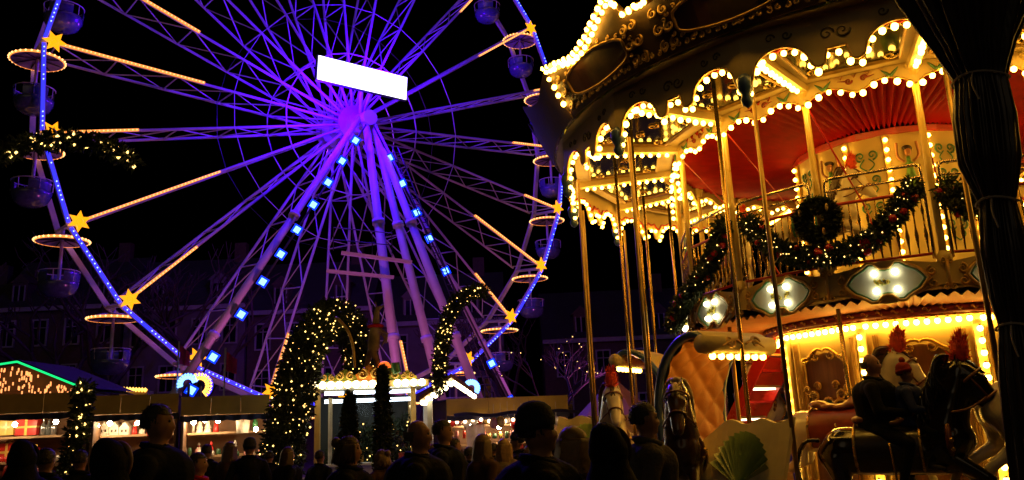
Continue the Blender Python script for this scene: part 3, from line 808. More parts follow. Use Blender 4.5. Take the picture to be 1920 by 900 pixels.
for t in (0, .33, .66, 1): m.tube([g0.lerp(g1, t), g0.lerp(g1, t) + Vector((0, 0, 1.05))], .025, 5)
for h in (.5, 1.05): m.tube([g0 + Vector((0, 0, h)), g1 + Vector((0, 0, h))], .025, 5)
m.build('gantry_railing', STEELD, SUP)
# added wheel lighting: unseen blue lights round the hub, violet ones at the feet
lamp('hub_fill', SUP, WH - wn * 2.4 + wz * .6 - wa * 2.6, (.06, .0, 1), 3300, size=.3)
lamp('hub_fill', SUP, WH - wn * 2.4 + wz * 2.6 + wa * .5, (.06, .0, 1), 3300, size=.3)
lamp('hub_fill', SUP, WH + wn * (GAP + 2.2), (.20, .02, .7), 2200, size=.3)  # added behind the wheel, also tints the house fronts violet
lamp('foot_fill', SUP, ft(-5, -9) + Vector((0, 0, 3.2)), (.85, .15, .58), 1250, 'SPOT', WH + wz * 1, .3, 150)
lamp('foot_fill', SUP, ft(9, -9) + Vector((0, 0, 3.0)), (.75, .13, .68), 1050, 'SPOT', WH + wz * 1 + wa * 4, .3, 150)
for o in [o for o in SUP.children if o.type == 'LIGHT']:
    p = o.location + SUP.location
    if p.z > 8: continue
    d = (p - WH).normalized() if p.z > 8 else Vector((0, 0, -1))
    m = MB(); m.box(p + d * .5, (.5, .5, .35)); m.tube([p + d * .6, p + d * (1.0 if p.z > 8 else p.z - .05)], .06, 6); m.build('fill_housing', STEELD, SUP)  # invented box and stand under each added foot light
# --- blank illuminated sign box at the hub
m = MB(); c = WH - wn * 2.0 + wz * 1.78 - wa * .63
Mw = Matrix((wa, wz, -wn)).transposed()
SG = thing('illuminated_sign', 'long blank white illuminated sign box fixed across the wheel hub', 'sign', c - wz * .6)
m = MB(); m.box(c + wn * .12, (4.95, 1.26, .2), Mw); m.build('sign_case', STEELD, SG)
m = MB(); m.box(c - wn * .0, (4.85, 1.16, .04), Mw); m.build('sign_face', B_SIGN, SG)
m = MB(); m.tube([c + wn * .2 - wz * .3, WH - wn * .6], .1, 8); m.tube([c + wn * .2 + wa * .6 - wz * .3, WH - wn * .6], .08, 8); m.build('sign_bracket', STEELW, SG)

# --- gondolas
def gondola():
    g = thing('gondola', 'open round gondola under a light-rimmed canopy hanging from the wheel rim', 'gondola', (0, 0, 0), group='gondolas round the ferris wheel', world=False)
    m = MB(); m.lathe([(.05, -.28), (.55, -.36), (.98, -.52), (1.0, -.60), (.96, -.60), (.5, -.46), (.05, -.42)], n=24); m.build('canopy', STEELW, g)
    m = MB()
    for k in range(8):
        a = 2 * PI * k / 8; m.tube([(0, 0, -.47), (.94 * math.cos(a), .94 * math.sin(a), -.59)], .03, 4)
    m.build('canopy_ribs', STEELD, g, kind='stuff')
    m = MB(); m.lathe([(1.0, -.50), (1.03, -.52), (1.03, -.59), (1.0, -.61)], n=32); m.build('canopy_light_band', B_TUBE, g)
    m = MB()
    for k in range(30):
        a = 2 * PI * k / 30; m.octa((1.05 * math.cos(a), 1.05 * math.sin(a), -.55), .055)
    m.build('canopy_lights', B_CAN, g, kind='stuff')
    m = MB(); m.tube([(0, 0, .05), (0, 0, -2.75)], .07, 8); m.build('hanger', STEELW, g)
    bl = mat('gondola_shell', (.10, .12, .30), .25, var=.3, coat=.5)
    m = MB(); m.lathe([(.05, -2.94), (.38, -2.91), (.62, -2.76), (.74, -2.50), (.76, -2.32), (.72, -2.32), (.70, -2.5), (.59, -2.70), (.36, -2.84), (.05, -2.86)], n=20); m.build('bowl', bl, g, True)
    for k in range(3):
        a = 2 * PI * k / 3 + .5
        m = MB(); m.lathe([(.76, -2.32), (.79, -2.05), (.77, -1.90), (.73, -1.90), (.74, -2.05), (.72, -2.32)], n=6, a0=a, a1=a + 1.25); m.build('seat_back', bl, g, True)
    m = MB(); m.tube([(.78 * math.cos(a), .78 * math.sin(a), -1.86) for a in [2 * PI * k / 20 for k in range(20)]], .022, 5, closed=True)
    for k in range(6):
        a = 2 * PI * k / 6; m.tube([(.76 * math.cos(a), .76 * math.sin(a), -2.3), (.78 * math.cos(a), .78 * math.sin(a), -1.86)], .018, 4)
    m.build('handrail', STEELW, g)
    m = MB(); m.lathe([(.07, -2.6), (.32, -2.6), (.34, -2.56), (.07, -2.56)], n=14); m.build('turning_table', STEELW, g)
    return g
G0 = gondola(); used = False
for i in list(range(0, 16)) + [21, 22]:
    p = (wp(i, 1, 0) + wp(i, 1, GAP)) / 2
    if not used: G0.location = p; G0.rotation_euler = (0, 0, .3 * i); used = True
    else: copy_tree(G0, None, p, .37 * i)

# ================================================================== things on and round the carousel
def cyl(u, v, R, far=False):
    d = CF * 1560 + CR * (u - 960) + CU * (420 - v)
    a = d.x * d.x + d.y * d.y; b = -2 * (d.x * AX.x + d.y * AX.y); c = AX.x ** 2 + AX.y ** 2 - R * R
    q = max(0, b * b - 4 * a * c); t = (-b + (1 if far else -1) * math.sqrt(q)) / (2 * a)
    return CAM_P + d * t
def fairy(mb, path, radius, n, r=.012, rng=random):
    dense = along(path, 500)
    for _ in range(n):
        p = dense[int(rng.random() * 500)]
        d = Vector((rng.gauss(0, 1), rng.gauss(0, 1), rng.gauss(0, 1))).normalized()
        mb.octa(p + d * radius * (.75 + .35 * rng.random()), r * rng.uniform(.75, 1.25))
def garland(name, label, path, radius, density, lights, lr, base, baubles=0, br=.05, group=None, lmat=None, leaf=.08, cat='garland'):
    t = thing(name, label, cat, base, group=group)
    L = sum((path[i + 1] - path[i]).length for i in range(len(path) - 1))
    m = MB(); m.tube(path, .02, 5); m.build('stem', FIRSTEM, t)
    m = MB(); fir(m, path, radius, int(density * L), leaf); m.build('needles', FIR, t, kind='stuff')
    if lights: m = MB(); fairy(m, path, radius if not isinstance(radius, list) else max(radius), lights, lr); m.build('fairy_lights', lmat or B_FAIRY, t, kind='stuff')
    bm_ = ico_mesh('bauble', br, BAUBLE)
    for p in along(path, baubles):
        d = Vector((random.gauss(0, 1), random.gauss(0, 1), random.gauss(0, .7))).normalized()
        if d.dot(CAM_P - p) < 0: d = -d
        o = obj('bauble', bm_, t); o.location = p + d * (radius if not isinstance(radius, list) else radius[0]) * .95 - Vector(base); s_ = random.uniform(.8, 1.3); o.scale = (s_, s_, s_)
    return t
def rp(pts, R): return smoothpath([cyl(u, v, R) for u, v in pts], 6)
p = rp([(1712, 350), (1675, 405), (1625, 455), (1560, 478), (1490, 478), (1440, 455), (1400, 415)], 3.52)
garland('fir_garland', 'long fir swag with red baubles hung along the upper railing below the wreath', p, .11, 2900, 210, .011, p[0], 22, .05, 'fir garlands on the carousel')
p = rp([(1355, 420), (1342, 470), (1312, 525), (1283, 565), (1262, 610)], 3.52)
garland('fir_garland', 'fir swag with red baubles drooping from the upper railing above the tufted carriage', p, .11, 2900, 120, .012, p[0], 16, .05, 'fir garlands on the carousel')
p = rp([(1772, 352), (1800, 378), (1830, 388), (1850, 372)], 3.52)
garland('fir_garland', 'short fir sprig with two red baubles on the railing beside the black bundled curtain', p, .14, 2400, 8, .011, p[0], 3, .055, 'fir garlands on the carousel')
c = cyl(1532, 412, 3.56); cn = (c - Vector((AX.x, AX.y, c.z))).normalized(); ct = Vector((-cn.y, cn.x, 0))
p = [c + ct * (.19 * math.cos(a)) + Vector((0, 0, .19 * math.sin(a))) for a in [2 * PI * k / 24 for k in range(25)]]
w_ = garland('wreath', 'round green fir wreath with pale cones tied to the upper railing', p, .065, 4200, 0, .01, c - Vector((0, 0, .19)), cat='wreath')
m = MB()
for a in (2.6, .6, 5.2): m.sphere(c + ct * .2 * math.cos(a) + Vector((0, 0, .2 * math.sin(a))) + cn * .09, (.022, .022, .05), 8, 6)
m.build('cones', MANEW, w_, True, kind='stuff')

# --- black plastic side curtain gathered and tied
path = [at(u - 12, v, 7.0) for u, v in ((1822, -60), (1828, 0), (1840, 90), (1850, 150), (1858, 220), (1868, 300), (1882, 378), (1894, 470), (1908, 560), (1918, 612), (1934, 720), (1975, 1000))]
rads = [.70, .55, .32, .21, .245, .235, .138, .18, .167, .134, .19, .21]
fine = smoothpath(path, 6); rf = []
for i in range(len(rads) - 1):
    for k in range(6): rf.append(rads[i] * (1 - k / 6) + rads[i + 1] * k / 6)
rf.append(rads[-1])
bt = thing('bundled_curtain', 'black shiny plastic side curtain gathered and tied with cord at the carousel edge', 'curtain', Vector((path[-1].x, path[-1].y, 0)))
m = MB(); nseg = 150; rng = random.Random(5); ph = [rng.uniform(0, 6.28) for _ in range(4)]; base = 0
for i, q in enumerate(fine):
    r = rf[i]
    for k in range(nseg):
        a = 2 * PI * k / nseg
        rr = r * (.94 + .17 * abs(math.sin(6.5 * a + ph[0] + .5 * math.sin(i * .09))) - .10 * abs(math.sin(11 * a + ph[1] + .6 * math.sin(i * .13 + 1))) + .05 * math.sin(5 * a + ph[2] + i * .11) + .03 * math.sin(23 * a + ph[3] + .8 * math.sin(i * .2)))
        m.v.append(q + Vector((math.cos(a) * rr, math.sin(a) * rr * .8, 0)))
for i in range(len(fine) - 1):
    for k in range(nseg): m.face([i * nseg + k, i * nseg + (k + 1) % nseg, (i + 1) * nseg + (k + 1) % nseg, (i + 1) * nseg + k])
m.build('plastic_film', BLACKPL, bt, True)
for i, rr in ((3, .22), (6, .16), (9, .15)):
    c = path[i]
    m = MB(); m.tube([c + Vector((math.cos(a) * rr * 1.08, math.sin(a) * rr * .9, .02 * math.sin(a * 2))) for a in [2 * PI * k / 24 for k in range(24)]], .011, 5, closed=True); m.tube(smoothpath([c + Vector((-rr * .7, -rr * .7, 0)), c + Vector((-rr * .9, -rr * .9, -.12)), c + Vector((-rr * .75, -rr * .95, -.26))], 4), .008, 5); m.build('cord_tie', ROPE, bt)

# --- carriages
def carriage(loc, rz, label, shell=True, light=3):
    t = thing('carousel_carriage', label, 'carriage', loc, rz, 'curled carousel carriages', world=False); t.scale = (1.08, 1.16, 1.04)
    prof = smoothpath([(-.30, 0, .50), (-.46, 0, .80), (-.56, 0, 1.15), (-.55, 0, 1.55), (-.42, 0, 1.92), (-.18, 0, 2.16), (.06, 0, 2.22), (.20, 0, 2.12), (.18, 0, 2.0)], 5)
    n = len(prof); Wd = .50; cols = 40
    def ybulge(i): return Wd * (1 - .10 * abs(i / (n - 1) - .5))
    # tufted inside
    m = MB(); rows = []
    fin = 30
    for i in range((fin - 1) * 3 + 1):
        f = i / 3; a = prof[int(f)]; b = prof[min(int(f) + 1, n - 1)]; p = a.lerp(b, f - int(f)); d = (prof[min(int(f) + 1, n - 1)] - prof[max(int(f) - 1, 0)]).normalized(); nn = Vector((d.z, 0, -d.x))
        row = []
        for k in range(cols + 1):
            y = (k / cols * 2 - 1) * (Wd - .03); u = y / .17; v = f * .055 / .13
            q = abs(math.sin((u + v) * PI / 2)) * abs(math.sin((u - v) * PI / 2))
            row.append(m.pt(p + nn * (.035 + .045 * q ** .5) + Vector((0, y, 0))))
        rows.append(row)
    for i in range(len(rows) - 1):
        for k in range(cols): m.face([rows[i][k], rows[i][k + 1], rows[i + 1][k + 1], rows[i + 1][k]])
    m.build('tufted_lining', LEATHER, t, True)
    m = MB(); rows = []
    for i in range(n):
        d = (prof[min(i + 1, n - 1)] - prof[max(i - 1, 0)]).normalized(); nn = Vector((d.z, 0, -d.x))
        rows.append([m.pt(prof[i] - nn * .05 + Vector((0, y, 0))) for y in (-Wd, -Wd / 2, 0, Wd / 2, Wd)])
    for i in range(n - 1):
        for k in range(4): m.face([rows[i][k + 1], rows[i][k], rows[i + 1][k], rows[i + 1][k + 1]])
    m.build('painted_back', CREAM, t, True)
    m = MB()
    for zz, s_ in ((1.0, .11), (1.35, .13), (1.75, .10)):
        for sg in (-1, 1): m.scroll((-.64 if zz > 1 else -.60, sg * .14, zz), Vector((0, 1, 0)), Vector((0, 0, 1)), s_, 1.5, .016, sg)
    m.build('scrollwork', GREENP, t, True)
    for sg in (-1, 1):
        m = MB(); m.tube([p + Vector((0, sg * Wd, 0)) for p in prof], .05, 8); m.build('edge_trim', BLUEP, t, True)
    m = MB(); c = Vector((.20, 0, 2.10)); m.tube([c + Vector((0, -Wd - .05, 0)), c + Vector((0, Wd + .05, 0))], .105, 14); m.build('top_roll', CREAM, t, True)
    m = MB()
    for sg in (-1, 1):
        m.scroll(c + Vector((.09, sg * .2, .03)), Vector((0, 1, 0)), Vector((-.3, 0, 1)), .075, 1.4, .018, sg)
        m.tube(smoothpath([c + Vector((.10, sg * .03, 0)), c + Vector((.11, sg * .15, .05)), c + Vector((.09, sg * .34, -.03))], 5), .016, 5)
    m.build('roll_carving', GOLDP, t, True, kind='stuff')
    for k in range(7):
        o = obj('bulb', BMESH, t); o.location = (.21, -.40 + .8 * k / 6, 1.965)
    m = MB(); m.box((.05, 0, .55), (.66, 2 * Wd - .06, .18)); m.build('seat', LEATHER, t)
    m = MB(); m.box((.25, 0, .25), (1.7, 2 * Wd, .5)); m.build('base', CREAMD, t)
    # low outer side with the shell
    for sg in ((-1,) if shell else (-1, 1)):
        m = MB(); m.board(lambda u, z: Vector((-.30 + 1.55 * u, sg * (Wd + .03 + .42 * max(0, 1.2 - z)), z)), 20, lambda u: .95 + .28 * math.sin(PI * .5 * min(1, max(0, (u - .25) / .2))) + .03 * math.cos(u * 25), lambda u: .05, lambda u: Vector((0, sg, 0)), .05); sd = m.build('side_panel', mat('carriage_cream', (.78, .64, .34), .4, var=.15), t)
        ys = lambda z, e=0: sg * (Wd + .045 + e + .42 * max(0, 1.2 - z))
        m = MB(); cx, cz = .72, .62
        ribs = 14
        for k in range(ribs):
            a = PI * (.10 + .80 * k / ribs); b = PI * (.10 + .80 * (k + 1) / ribs); mid = (a + b) / 2
            R0 = .50
            zA, zB, zC, zD = cz - .02, cz + R0 * math.sin(a), cz + R0 * 1.04 * math.sin(mid), cz + R0 * math.sin(b); A = m.pt((cx, ys(zA), zA)); Bp = m.pt((cx + R0 * math.cos(a) * .72, ys(zB), zB)); Cc = m.pt((cx + R0 * 1.05 * math.cos(mid) * .72, ys(zC, .07), zC)); D = m.pt((cx + R0 * math.cos(b) * .72, ys(zD), zD))
            m.face([A, Bp, Cc]); m.face([A, Cc, D])
        m.build('shell_relief', SHELLG, sd)
        m = MB()
        for dx, f in ((-.30, 1), (.30, -1)):
            m.scroll((cx + dx, ys(.42, .03), .42), Vector((1, 0, 0)), Vector((0, 0, 1)), .14, 1.4, .032, f, start=PI / 2)
        m.build('carved_scrolls', GOLDP, sd, True)
    return t
carriage(cp(4.22, -145.8, .36), rad(-145.8 + 92), 'curled carriage lined with tufted tan leather, green shell on its low side')
cb = at(1215, 840, 14.6); carriage((cb.x, cb.y, .52), rad(150), 'curled carriage showing its cream painted back with green scrolls', False)

# --- horses
def horse_mesh():
    m = MB()
    def cap(a, b, ra, rb, n=4, ya=None, yb=None):
        a = Vector(a); b = Vector(b); d = (b - a).normalized(); pts = []; r = []
        for k in range(5): t = k / 4; pts.append(a - d * ra * math.cos(t * PI / 2) * .9); r.append(max(.004, ra * math.sin(t * PI / 2)))
        for k in range(1, n): pts.append(a.lerp(b, k / n)); r.append(ra + (rb - ra) * k / n)
        for k in range(5): t = k / 4; pts.append(b + d * rb * math.sin(t * PI / 2) * .9); r.append(max(.004, rb * math.cos(t * PI / 2)))
        m.tube(pts, r, 12)
    cap((-.50, 0, 1.07), (.42, 0, 1.05), .25, .24); cap((.40, 0, 1.10), (.54, 0, 1.18), .25, .23); cap((-.52, .06, 1.10), (-.60, .06, 1.02), .19, .18); cap((-.52, -.06, 1.10), (-.60, -.06, 1.02), .19, .18)
    cap((.46, 0, 1.20), (.60, 0, 1.62), .24, .17); cap((.54, 0, 1.42), (.68, 0, 1.80), .20, .145)
    cap((.70, 0, 1.81), (.83, 0, 1.70), .135, .12); cap((.80, 0, 1.72), (1.0, 0, 1.43), .118, .076); cap((.98, 0, 1.45), (1.02, 0, 1.39), .08, .072); cap((.76, 0, 1.63), (.92, 0, 1.47), .105, .07)
    for s in (-1, 1):
        cap((.68, s * .06, 1.88), (.69, s * .075, 2.01), .036, .012)
        f = .0 if s > 0 else .12
        cap((.50, s * .12, .98), (.70 + f, s * .13, .78), .10, .062); cap((.70 + f, s * .13, .78), (.62 + f * 2.6, s * .13, .52), .058, .042); cap((.62 + f * 2.6, s * .13, .52), (.54 + f * 3.2, s * .13, .42), .05, .055)
        b = -.16 if s > 0 else .0
        cap((-.58, s * .12, 1.0), (-.52 + b * .3, s * .14, .74), .15, .09); cap((-.52 + b * .3, s * .14, .74), (-.80 + b, s * .14, .54), .075, .05); cap((-.80 + b, s * .14, .54), (-.84 + b * 1.6, s * .14, .26), .045, .04); cap((-.84 + b * 1.6, s * .14, .26), (-.80 + b * 1.6, s * .14, .19), .05, .058)
    return blob(m, .024, 5)
HME = horse_mesh()
def mane_mesh():
    m = MB(); rng = random.Random(2)
    for k in range(26):
        t = k / 25; p = Vector((.42, 0, 1.38)).lerp(Vector((.68, 0, 1.92)), t) + Vector((-.09, 0, 0))
        for s in (-1, 1):
            q = smoothpath([p + Vector((.01, 0, .05)), p + Vector((-.08, s * .09, .04)), p + Vector((-.09 + rng.uniform(-.03, .03), s * .16, -.10)), p + Vector((-.06 + rng.uniform(-.06, .06), s * .175, -.28))], 3)
            m.tube(q, [.04 * (1 - .8 * i / (len(q) - 1)) for i in range(len(q))], 5)
    for k in range(6):
        q = smoothpath([Vector((.68, 0, 1.92)), Vector((.80, rng.uniform(-.03, .03), 1.90)), Vector((.87 + .01 * k, rng.uniform(-.04, .04), 1.78))], 3); m.tube(q, [.025 * (1 - .7 * i / 6) for i in range(len(q))], 5)
    return m
def tail_mesh():
    m = MB(); rng = random.Random(4)
    for k in range(12):
        y = rng.uniform(-.05, .05)
        q = smoothpath([Vector((-.74, y * .3, 1.18)), Vector((-.90, y, 1.16)), Vector((-1.0, y * 2, .9)), Vector((-.97 + rng.uniform(-.05, .05), y * 2.4, .55))], 3); m.tube(q, [.028 * (1 - .75 * i / (len(q) - 1)) for i in range(len(q))], 5)
    return m
MANE = mane_mesh(); TAIL = tail_mesh()
def plume_mesh():
    m = MB(); rng = random.Random(9)
    for k in range(420):
        d = Vector((rng.gauss(0, 1), rng.gauss(0, 1), rng.gauss(0, 1))).normalized(); z = rng.random(); c = Vector((0, 0, z * .22)); r = .085 * (1 - .45 * z) + .02
        p = c + d * r * .4; q = c + d * r * rng.uniform(.9, 1.35) + Vector((0, 0, .05)); s = d.cross(Vector((rng.gauss(0, 1), rng.gauss(0, 1), rng.gauss(0, 1)))).normalized() * .012
        m.poly([p - s, p + s, q])
    m.sphere((0, 0, .10), (.075, .075, .14), 10, 8); return m.mesh('plume', PLUME)
PLM = plume_mesh()
def horse(loc, rz, label, coat, mane, blanket, scale=1., plume=True, pole=None, tack=True):
    t = thing('carousel_horse', label, 'carousel horse', loc, rz, 'carousel horses', world=False)
    t.scale = (scale,) * 3
    me = HME.copy(); me.materials.append(coat); obj('body', me, t)
    obj('mane', MANE.mesh('mane', mane, True), t); obj('tail', TAIL.mesh('tail', mane, True), t)
    m = MB(); rows = []
    for i in range(11):
        a = PI * (-.28 + 1.56 * i / 10); rows.append([m.pt((x, .265 * math.cos(a) * 1.0, 1.07 + .255 * math.sin(a))) for x in (-.36, -.2, 0, .16, .26)])
    for i in range(10):
        for k in range(4): m.face([rows[i][k], rows[i][k + 1], rows[i + 1][k + 1], rows[i + 1][k]])
    bl = m.build('saddle_blanket', blanket, t, True)
    m = MB(); m.tube([(x, s_ * .26 * math.cos(a), 1.07 + .262 * math.sin(a)) for x, s_, a in [(-.36, 1, PI * (-.28 + 1.56 * i / 16)) for i in range(17)]], .016, 5); m.tube([(.26, .268 * math.cos(a), 1.07 + .262 * math.sin(a)) for a in [PI * (-.28 + 1.56 * i / 16) for i in range(17)]], .016, 5); m.build('blanket_trim', GOLD, bl, True, kind='stuff')
    m = MB()
    for x, z, w_, h in ((-.28, 1.38, .15, .05), (-.16, 1.345, .17, .045), (0, 1.335, .16, .045), (.12, 1.365, .12, .05), (.18, 1.41, .07, .06)): m.sphere((x, 0, z), (.12, w_, h), 10, 7)
    obj('saddle', (lambda q: (q.materials.append(SADDLE), q)[1])(blob(m, .02, 3)), t)
    m = MB(); m.tube([(.50 + .10 * math.cos(a) * 0 + .02, .24 * math.cos(a), 1.16 + .23 * math.sin(a)) for a in [2 * PI * i / 20 for i in range(20)]], .03, 6, closed=True); m.build('breast_strap', BRIDLE, t, True)
    m = MB()
    for i in range(9):
        a = PI * (-1 + i / 8) ; m.sphere((.54, .255 * math.cos(a), 1.16 + .24 * math.sin(a)), .026, 6, 4)
    m.build('strap_studs', GOLD, t, True, kind='stuff')
    m = MB()
    ax = Vector((.19, 0, -.24)).normalized()
    for c, r in ((Vector((.92, 0, 1.55)), .10), (Vector((.78, 0, 1.75)), .142)):
        u = ax.cross(Vector((0, 1, 0))).normalized(); m.tube([c + u * (r * math.cos(a)) + Vector((0, r * math.sin(a), 0)) for a in [2 * PI * i / 16 for i in range(16)]], .014, 5, closed=True)
    for s in (-1, 1): m.tube(smoothpath([Vector((.91, s * .09, 1.56)), Vector((.70, s * .19, 1.44)), Vector((.36, s * .13, 1.42)), Vector((.2, 0, 1.46))], 5), .011, 5); m.tube([Vector((.91, s * .09, 1.56)), Vector((.78, s * .122, 1.76))], .011, 5)
    m.build('bridle', BRIDLE, t, True)
    for s in (-1, 1):
        m = MB(); m.sphere((.825, s * .108, 1.745), .024, 8, 6); m.build('eye', PANE, t, True)
        m = MB(); m.tube(smoothpath([Vector((-.02, s * .26, 1.15)), Vector((.0, s * .285, .9)), Vector((.0, s * .285, .74))], 3), .012, 5); m.tube([Vector((.0, s * .285, .70)) + Vector((.07 * math.cos(a), 0, .05 * math.sin(a))) for a in [2 * PI * i / 12 for i in range(12)]], .012, 5, closed=True); m.build('stirrup', BRASS, t, True)
    if plume:
        o = obj('plume', PLM, t); o.location = (.71, 0, 1.90); o.rotation_euler = (0, .12, 0); o.scale = (1.15,) * 3
    if pole is not None:
        m = MB(); m.tube([(.10, 0, -(loc[2] - .36) / scale), (.10, 0, pole)], .028, 8); m.build('twisted_pole', BRASS, t, True)
    return t
def ch(R, a, z): return tuple(cp(R, a, z))
horse(ch(4.25, -119.8, .20), rad(-119.8 + 90), 'glossy black carousel horse with orange plume carrying a man and child', HBLACK, HBLACK, mat('black_blanket', (.03, .02, .015), .3, coat=.5), 1.02, pole=None)
horse(ch(3.35, -130.5, .42), rad(-130.5 + 90), 'white carousel horse with orange plume behind the black horse, red saddle cloth', HWHITE, HBROWN, REDTRIM, 1.0, pole=2.5)
horse(ch(4.2, -97.5, .50), rad(-97.5 + 90), 'white carousel horse ahead of the black horse, dark tail and brown saddle', HWHITE, HBLACK, CREAM, 1.1, pole=None)
q = at(1478, 900, 15.3); horse((q.x, q.y, .75), rad(222), 'white carousel horse with pale mane and bridle facing out beside the red staircase', HWHITE, MANEW, TEAL, 1.0)
q = at(1146, 900, 12.7); horse((q.x, q.y, .36), rad(-88), 'white carousel horse with tall red plume in front of the purple tent', HWHITE, HBROWN, REDTRIM, .95)
q = at(1296, 900, 9.6); horse((q.x, q.y + .2, .30), rad(-104), 'dark brown carousel horse with tousled blond mane beside the tufted carriage', HBROWN, MANEW, CREAM, .92, plume=False)
q = cyl(1518, 330, 2.45); horse((q.x, q.y, 3.38), rad(-128 + 90), 'carousel horse with orange plume standing on the upper deck behind the wreath', HWHITE, HBROWN, TEAL, .78)
q = cyl(1345, 400, 2.95); horse((q.x + .3, q.y + .6, 3.38), rad(-75), 'carousel horse with orange plume at the far end of the upper deck railing', HWHITE, HBROWN, REDTRIM, .66)

# ================================================================== people
def caps(m, a, b, ra, rb, n=4, flat=1.0, seg=12):
    a = Vector(a); b = Vector(b); d = b - a; d = d.normalized() if d.length > 1e-6 else Vector((0, 0, 1)); pts = []; r = []
    for k in range(5): t = k / 4; pts.append(a - d * ra * math.cos(t * PI / 2) * .9); r.append(max(.003, ra * math.sin(t * PI / 2)))
    for k in range(1, n): pts.append(a.lerp(b, k / n)); r.append(ra + (rb - ra) * k / n)
    for k in range(5): t = k / 4; pts.append(b + d * rb * math.sin(t * PI / 2) * .9); r.append(max(.003, rb * math.cos(t * PI / 2)))
    m.tube(pts, r, seg, ry=[x * flat for x in r], up=(0, 1, 0) if abs(d.y) < .9 else (0, 0, 1))
def hand(m, w_, d, side):
    """palm, four bent fingers and a thumb from wrist w_ along d"""
    w_ = Vector(w_); d = Vector(d).normalized(); s = Vector((0, side, 0)); s = (s - d * s.dot(d)).normalized(); nrm = d.cross(s)
    caps(m, w_, w_ + d * .075, .030, .036, 3)
    for k, l in enumerate((.062, .074, .070, .055)):
        b = w_ + d * .09 + nrm * ((k - 1.5) * .021); q = b + d * l * .6 - s * .012; e = q + d * l * .35 - s * .035
        caps(m, b, q, .0105, .0095, 2, seg=6); caps(m, q, e, .0095, .008, 2, seg=6)
    t = w_ + d * .03 + nrm * .035; caps(m, t, t + d * .045 + nrm * .028, .012, .010, 2, seg=6)
POSES = {}
def body(pose, bulk):
    key = (pose, bulk)
    if key in POSES: return POSES[key]
    m = MB(); hands = []
    sit = pose == 'ride'
    # torso
    for z, rx, ry in ():
        pass
    b = bulk
    hipz = .93
    caps(m, (-.01, 0, hipz), (0, 0, 1.12), .155 * b, .150 * b, 4, 1.22); caps(m, (0, 0, 1.10), (.0, 0, 1.32), .150 * b, .165 * b, 4, 1.28)
    caps(m, (-.01, -.13, 1.36), (-.01, .13, 1.36), .105 * b, .105 * b, 4); caps(m, (-.005, 0, 1.42), (.015, 0, 1.53), .072, .058, 3)
    if not sit:
        caps(m, (0, 0, .78), (0, 0, .98), .165 * b, .16 * b, 4, 1.22)
        for s in (-1, 1):
            st = .07 * s
            caps(m, (0, s * .095, .86), (.02 + st, s * .10, .48), .088 * b, .060, 4); caps(m, (.02 + st, s * .10, .48), (-.02 + st, s * .10, .10), .058, .045, 4); caps(m, (-.04 + st, s * .10, .055), (.13 + st, s * .115, .04), .048, .038, 3)
    else:
        for s in (-1, 1):
            caps(m, (.0, s * .10, .92), (.30, s * .27, .80), .095 * b, .068, 4); caps(m, (.30, s * .27, .80), (.20, s * .29, .42), .062, .048, 4); caps(m, (.18, s * .29, .36), (.34, s * .30, .33), .05, .04, 3)
    for s in (-1, 1):
        sh = Vector((0, s * .205 * (b * .5 + .5), 1.37))
        if pose == 'stand': el = Vector((-.05, s * .27 * b, 1.10)); wr = Vector((.09, s * .26 * b, .90))
        elif pose == 'pocket': el = Vector((-.09, s * .29 * b, 1.12)); wr = Vector((.08, s * .19 * b, .97))
        elif pose == 'hold': el = Vector((-.02, s * .27 * b, 1.10)); wr = Vector((.26, s * .13, 1.16))
        elif pose == 'ride': el = Vector((.06, s * .27 * b, 1.13)); wr = Vector((.33, s * .12, 1.10))
        caps(m, sh, el, .066 * b, .054 * b, 4); caps(m, el, wr, .053 * b, .040, 4)
        d = (wr - el).normalized(); hand(m, wr + d * .02, d, s); hands.append(wr + d * .09)
    # head with face
    caps(m, (.005, 0, 1.60), (.0, 0, 1.665), .085, .092, 3, .88); caps(m, (.045, 0, 1.575), (.05, 0, 1.61), .052, .06, 2, .85)
    caps(m, (.080, 0, 1.645), (.106, 0, 1.605), .012, .018, 2, seg=8); caps(m, (.082, -.03, 1.668), (.082, .03, 1.668), .014, .014, 2, seg=6)
    caps(m, (.078, 0, 1.552), (.082, 0, 1.552), .024, .022, 2, seg=8); caps(m, (.084, -.014, 1.578), (.084, .014, 1.578), .011, .011, 2, seg=6)
    for s in (-1, 1): caps(m, (-.005, s * .080, 1.60), (-.008, s * .086, 1.645), .014, .018, 2, seg=6)
    me = blob(m, .0155, 3)
    idx = []
    for p in me.polygons:
        c = p.center
        if c.z > 1.50 and math.hypot(c.x, c.y) < .14: i = 0
        elif any((c - h).length < .085 for h in hands): i = 0
        elif sit and c.z < .47 and abs(c.y) > .2 and c.z < .42: i = 3
        elif c.z < .085: i = 3
        elif (not sit and c.z < .74 and abs(c.y) < .22) or (sit and c.z < .90 and (abs(c.y) > .13 or c.x > .16) and c.z < .9): i = 2
        else: i = 1
        idx.append(i)
    POSES[key] = (me, idx); return POSES[key]
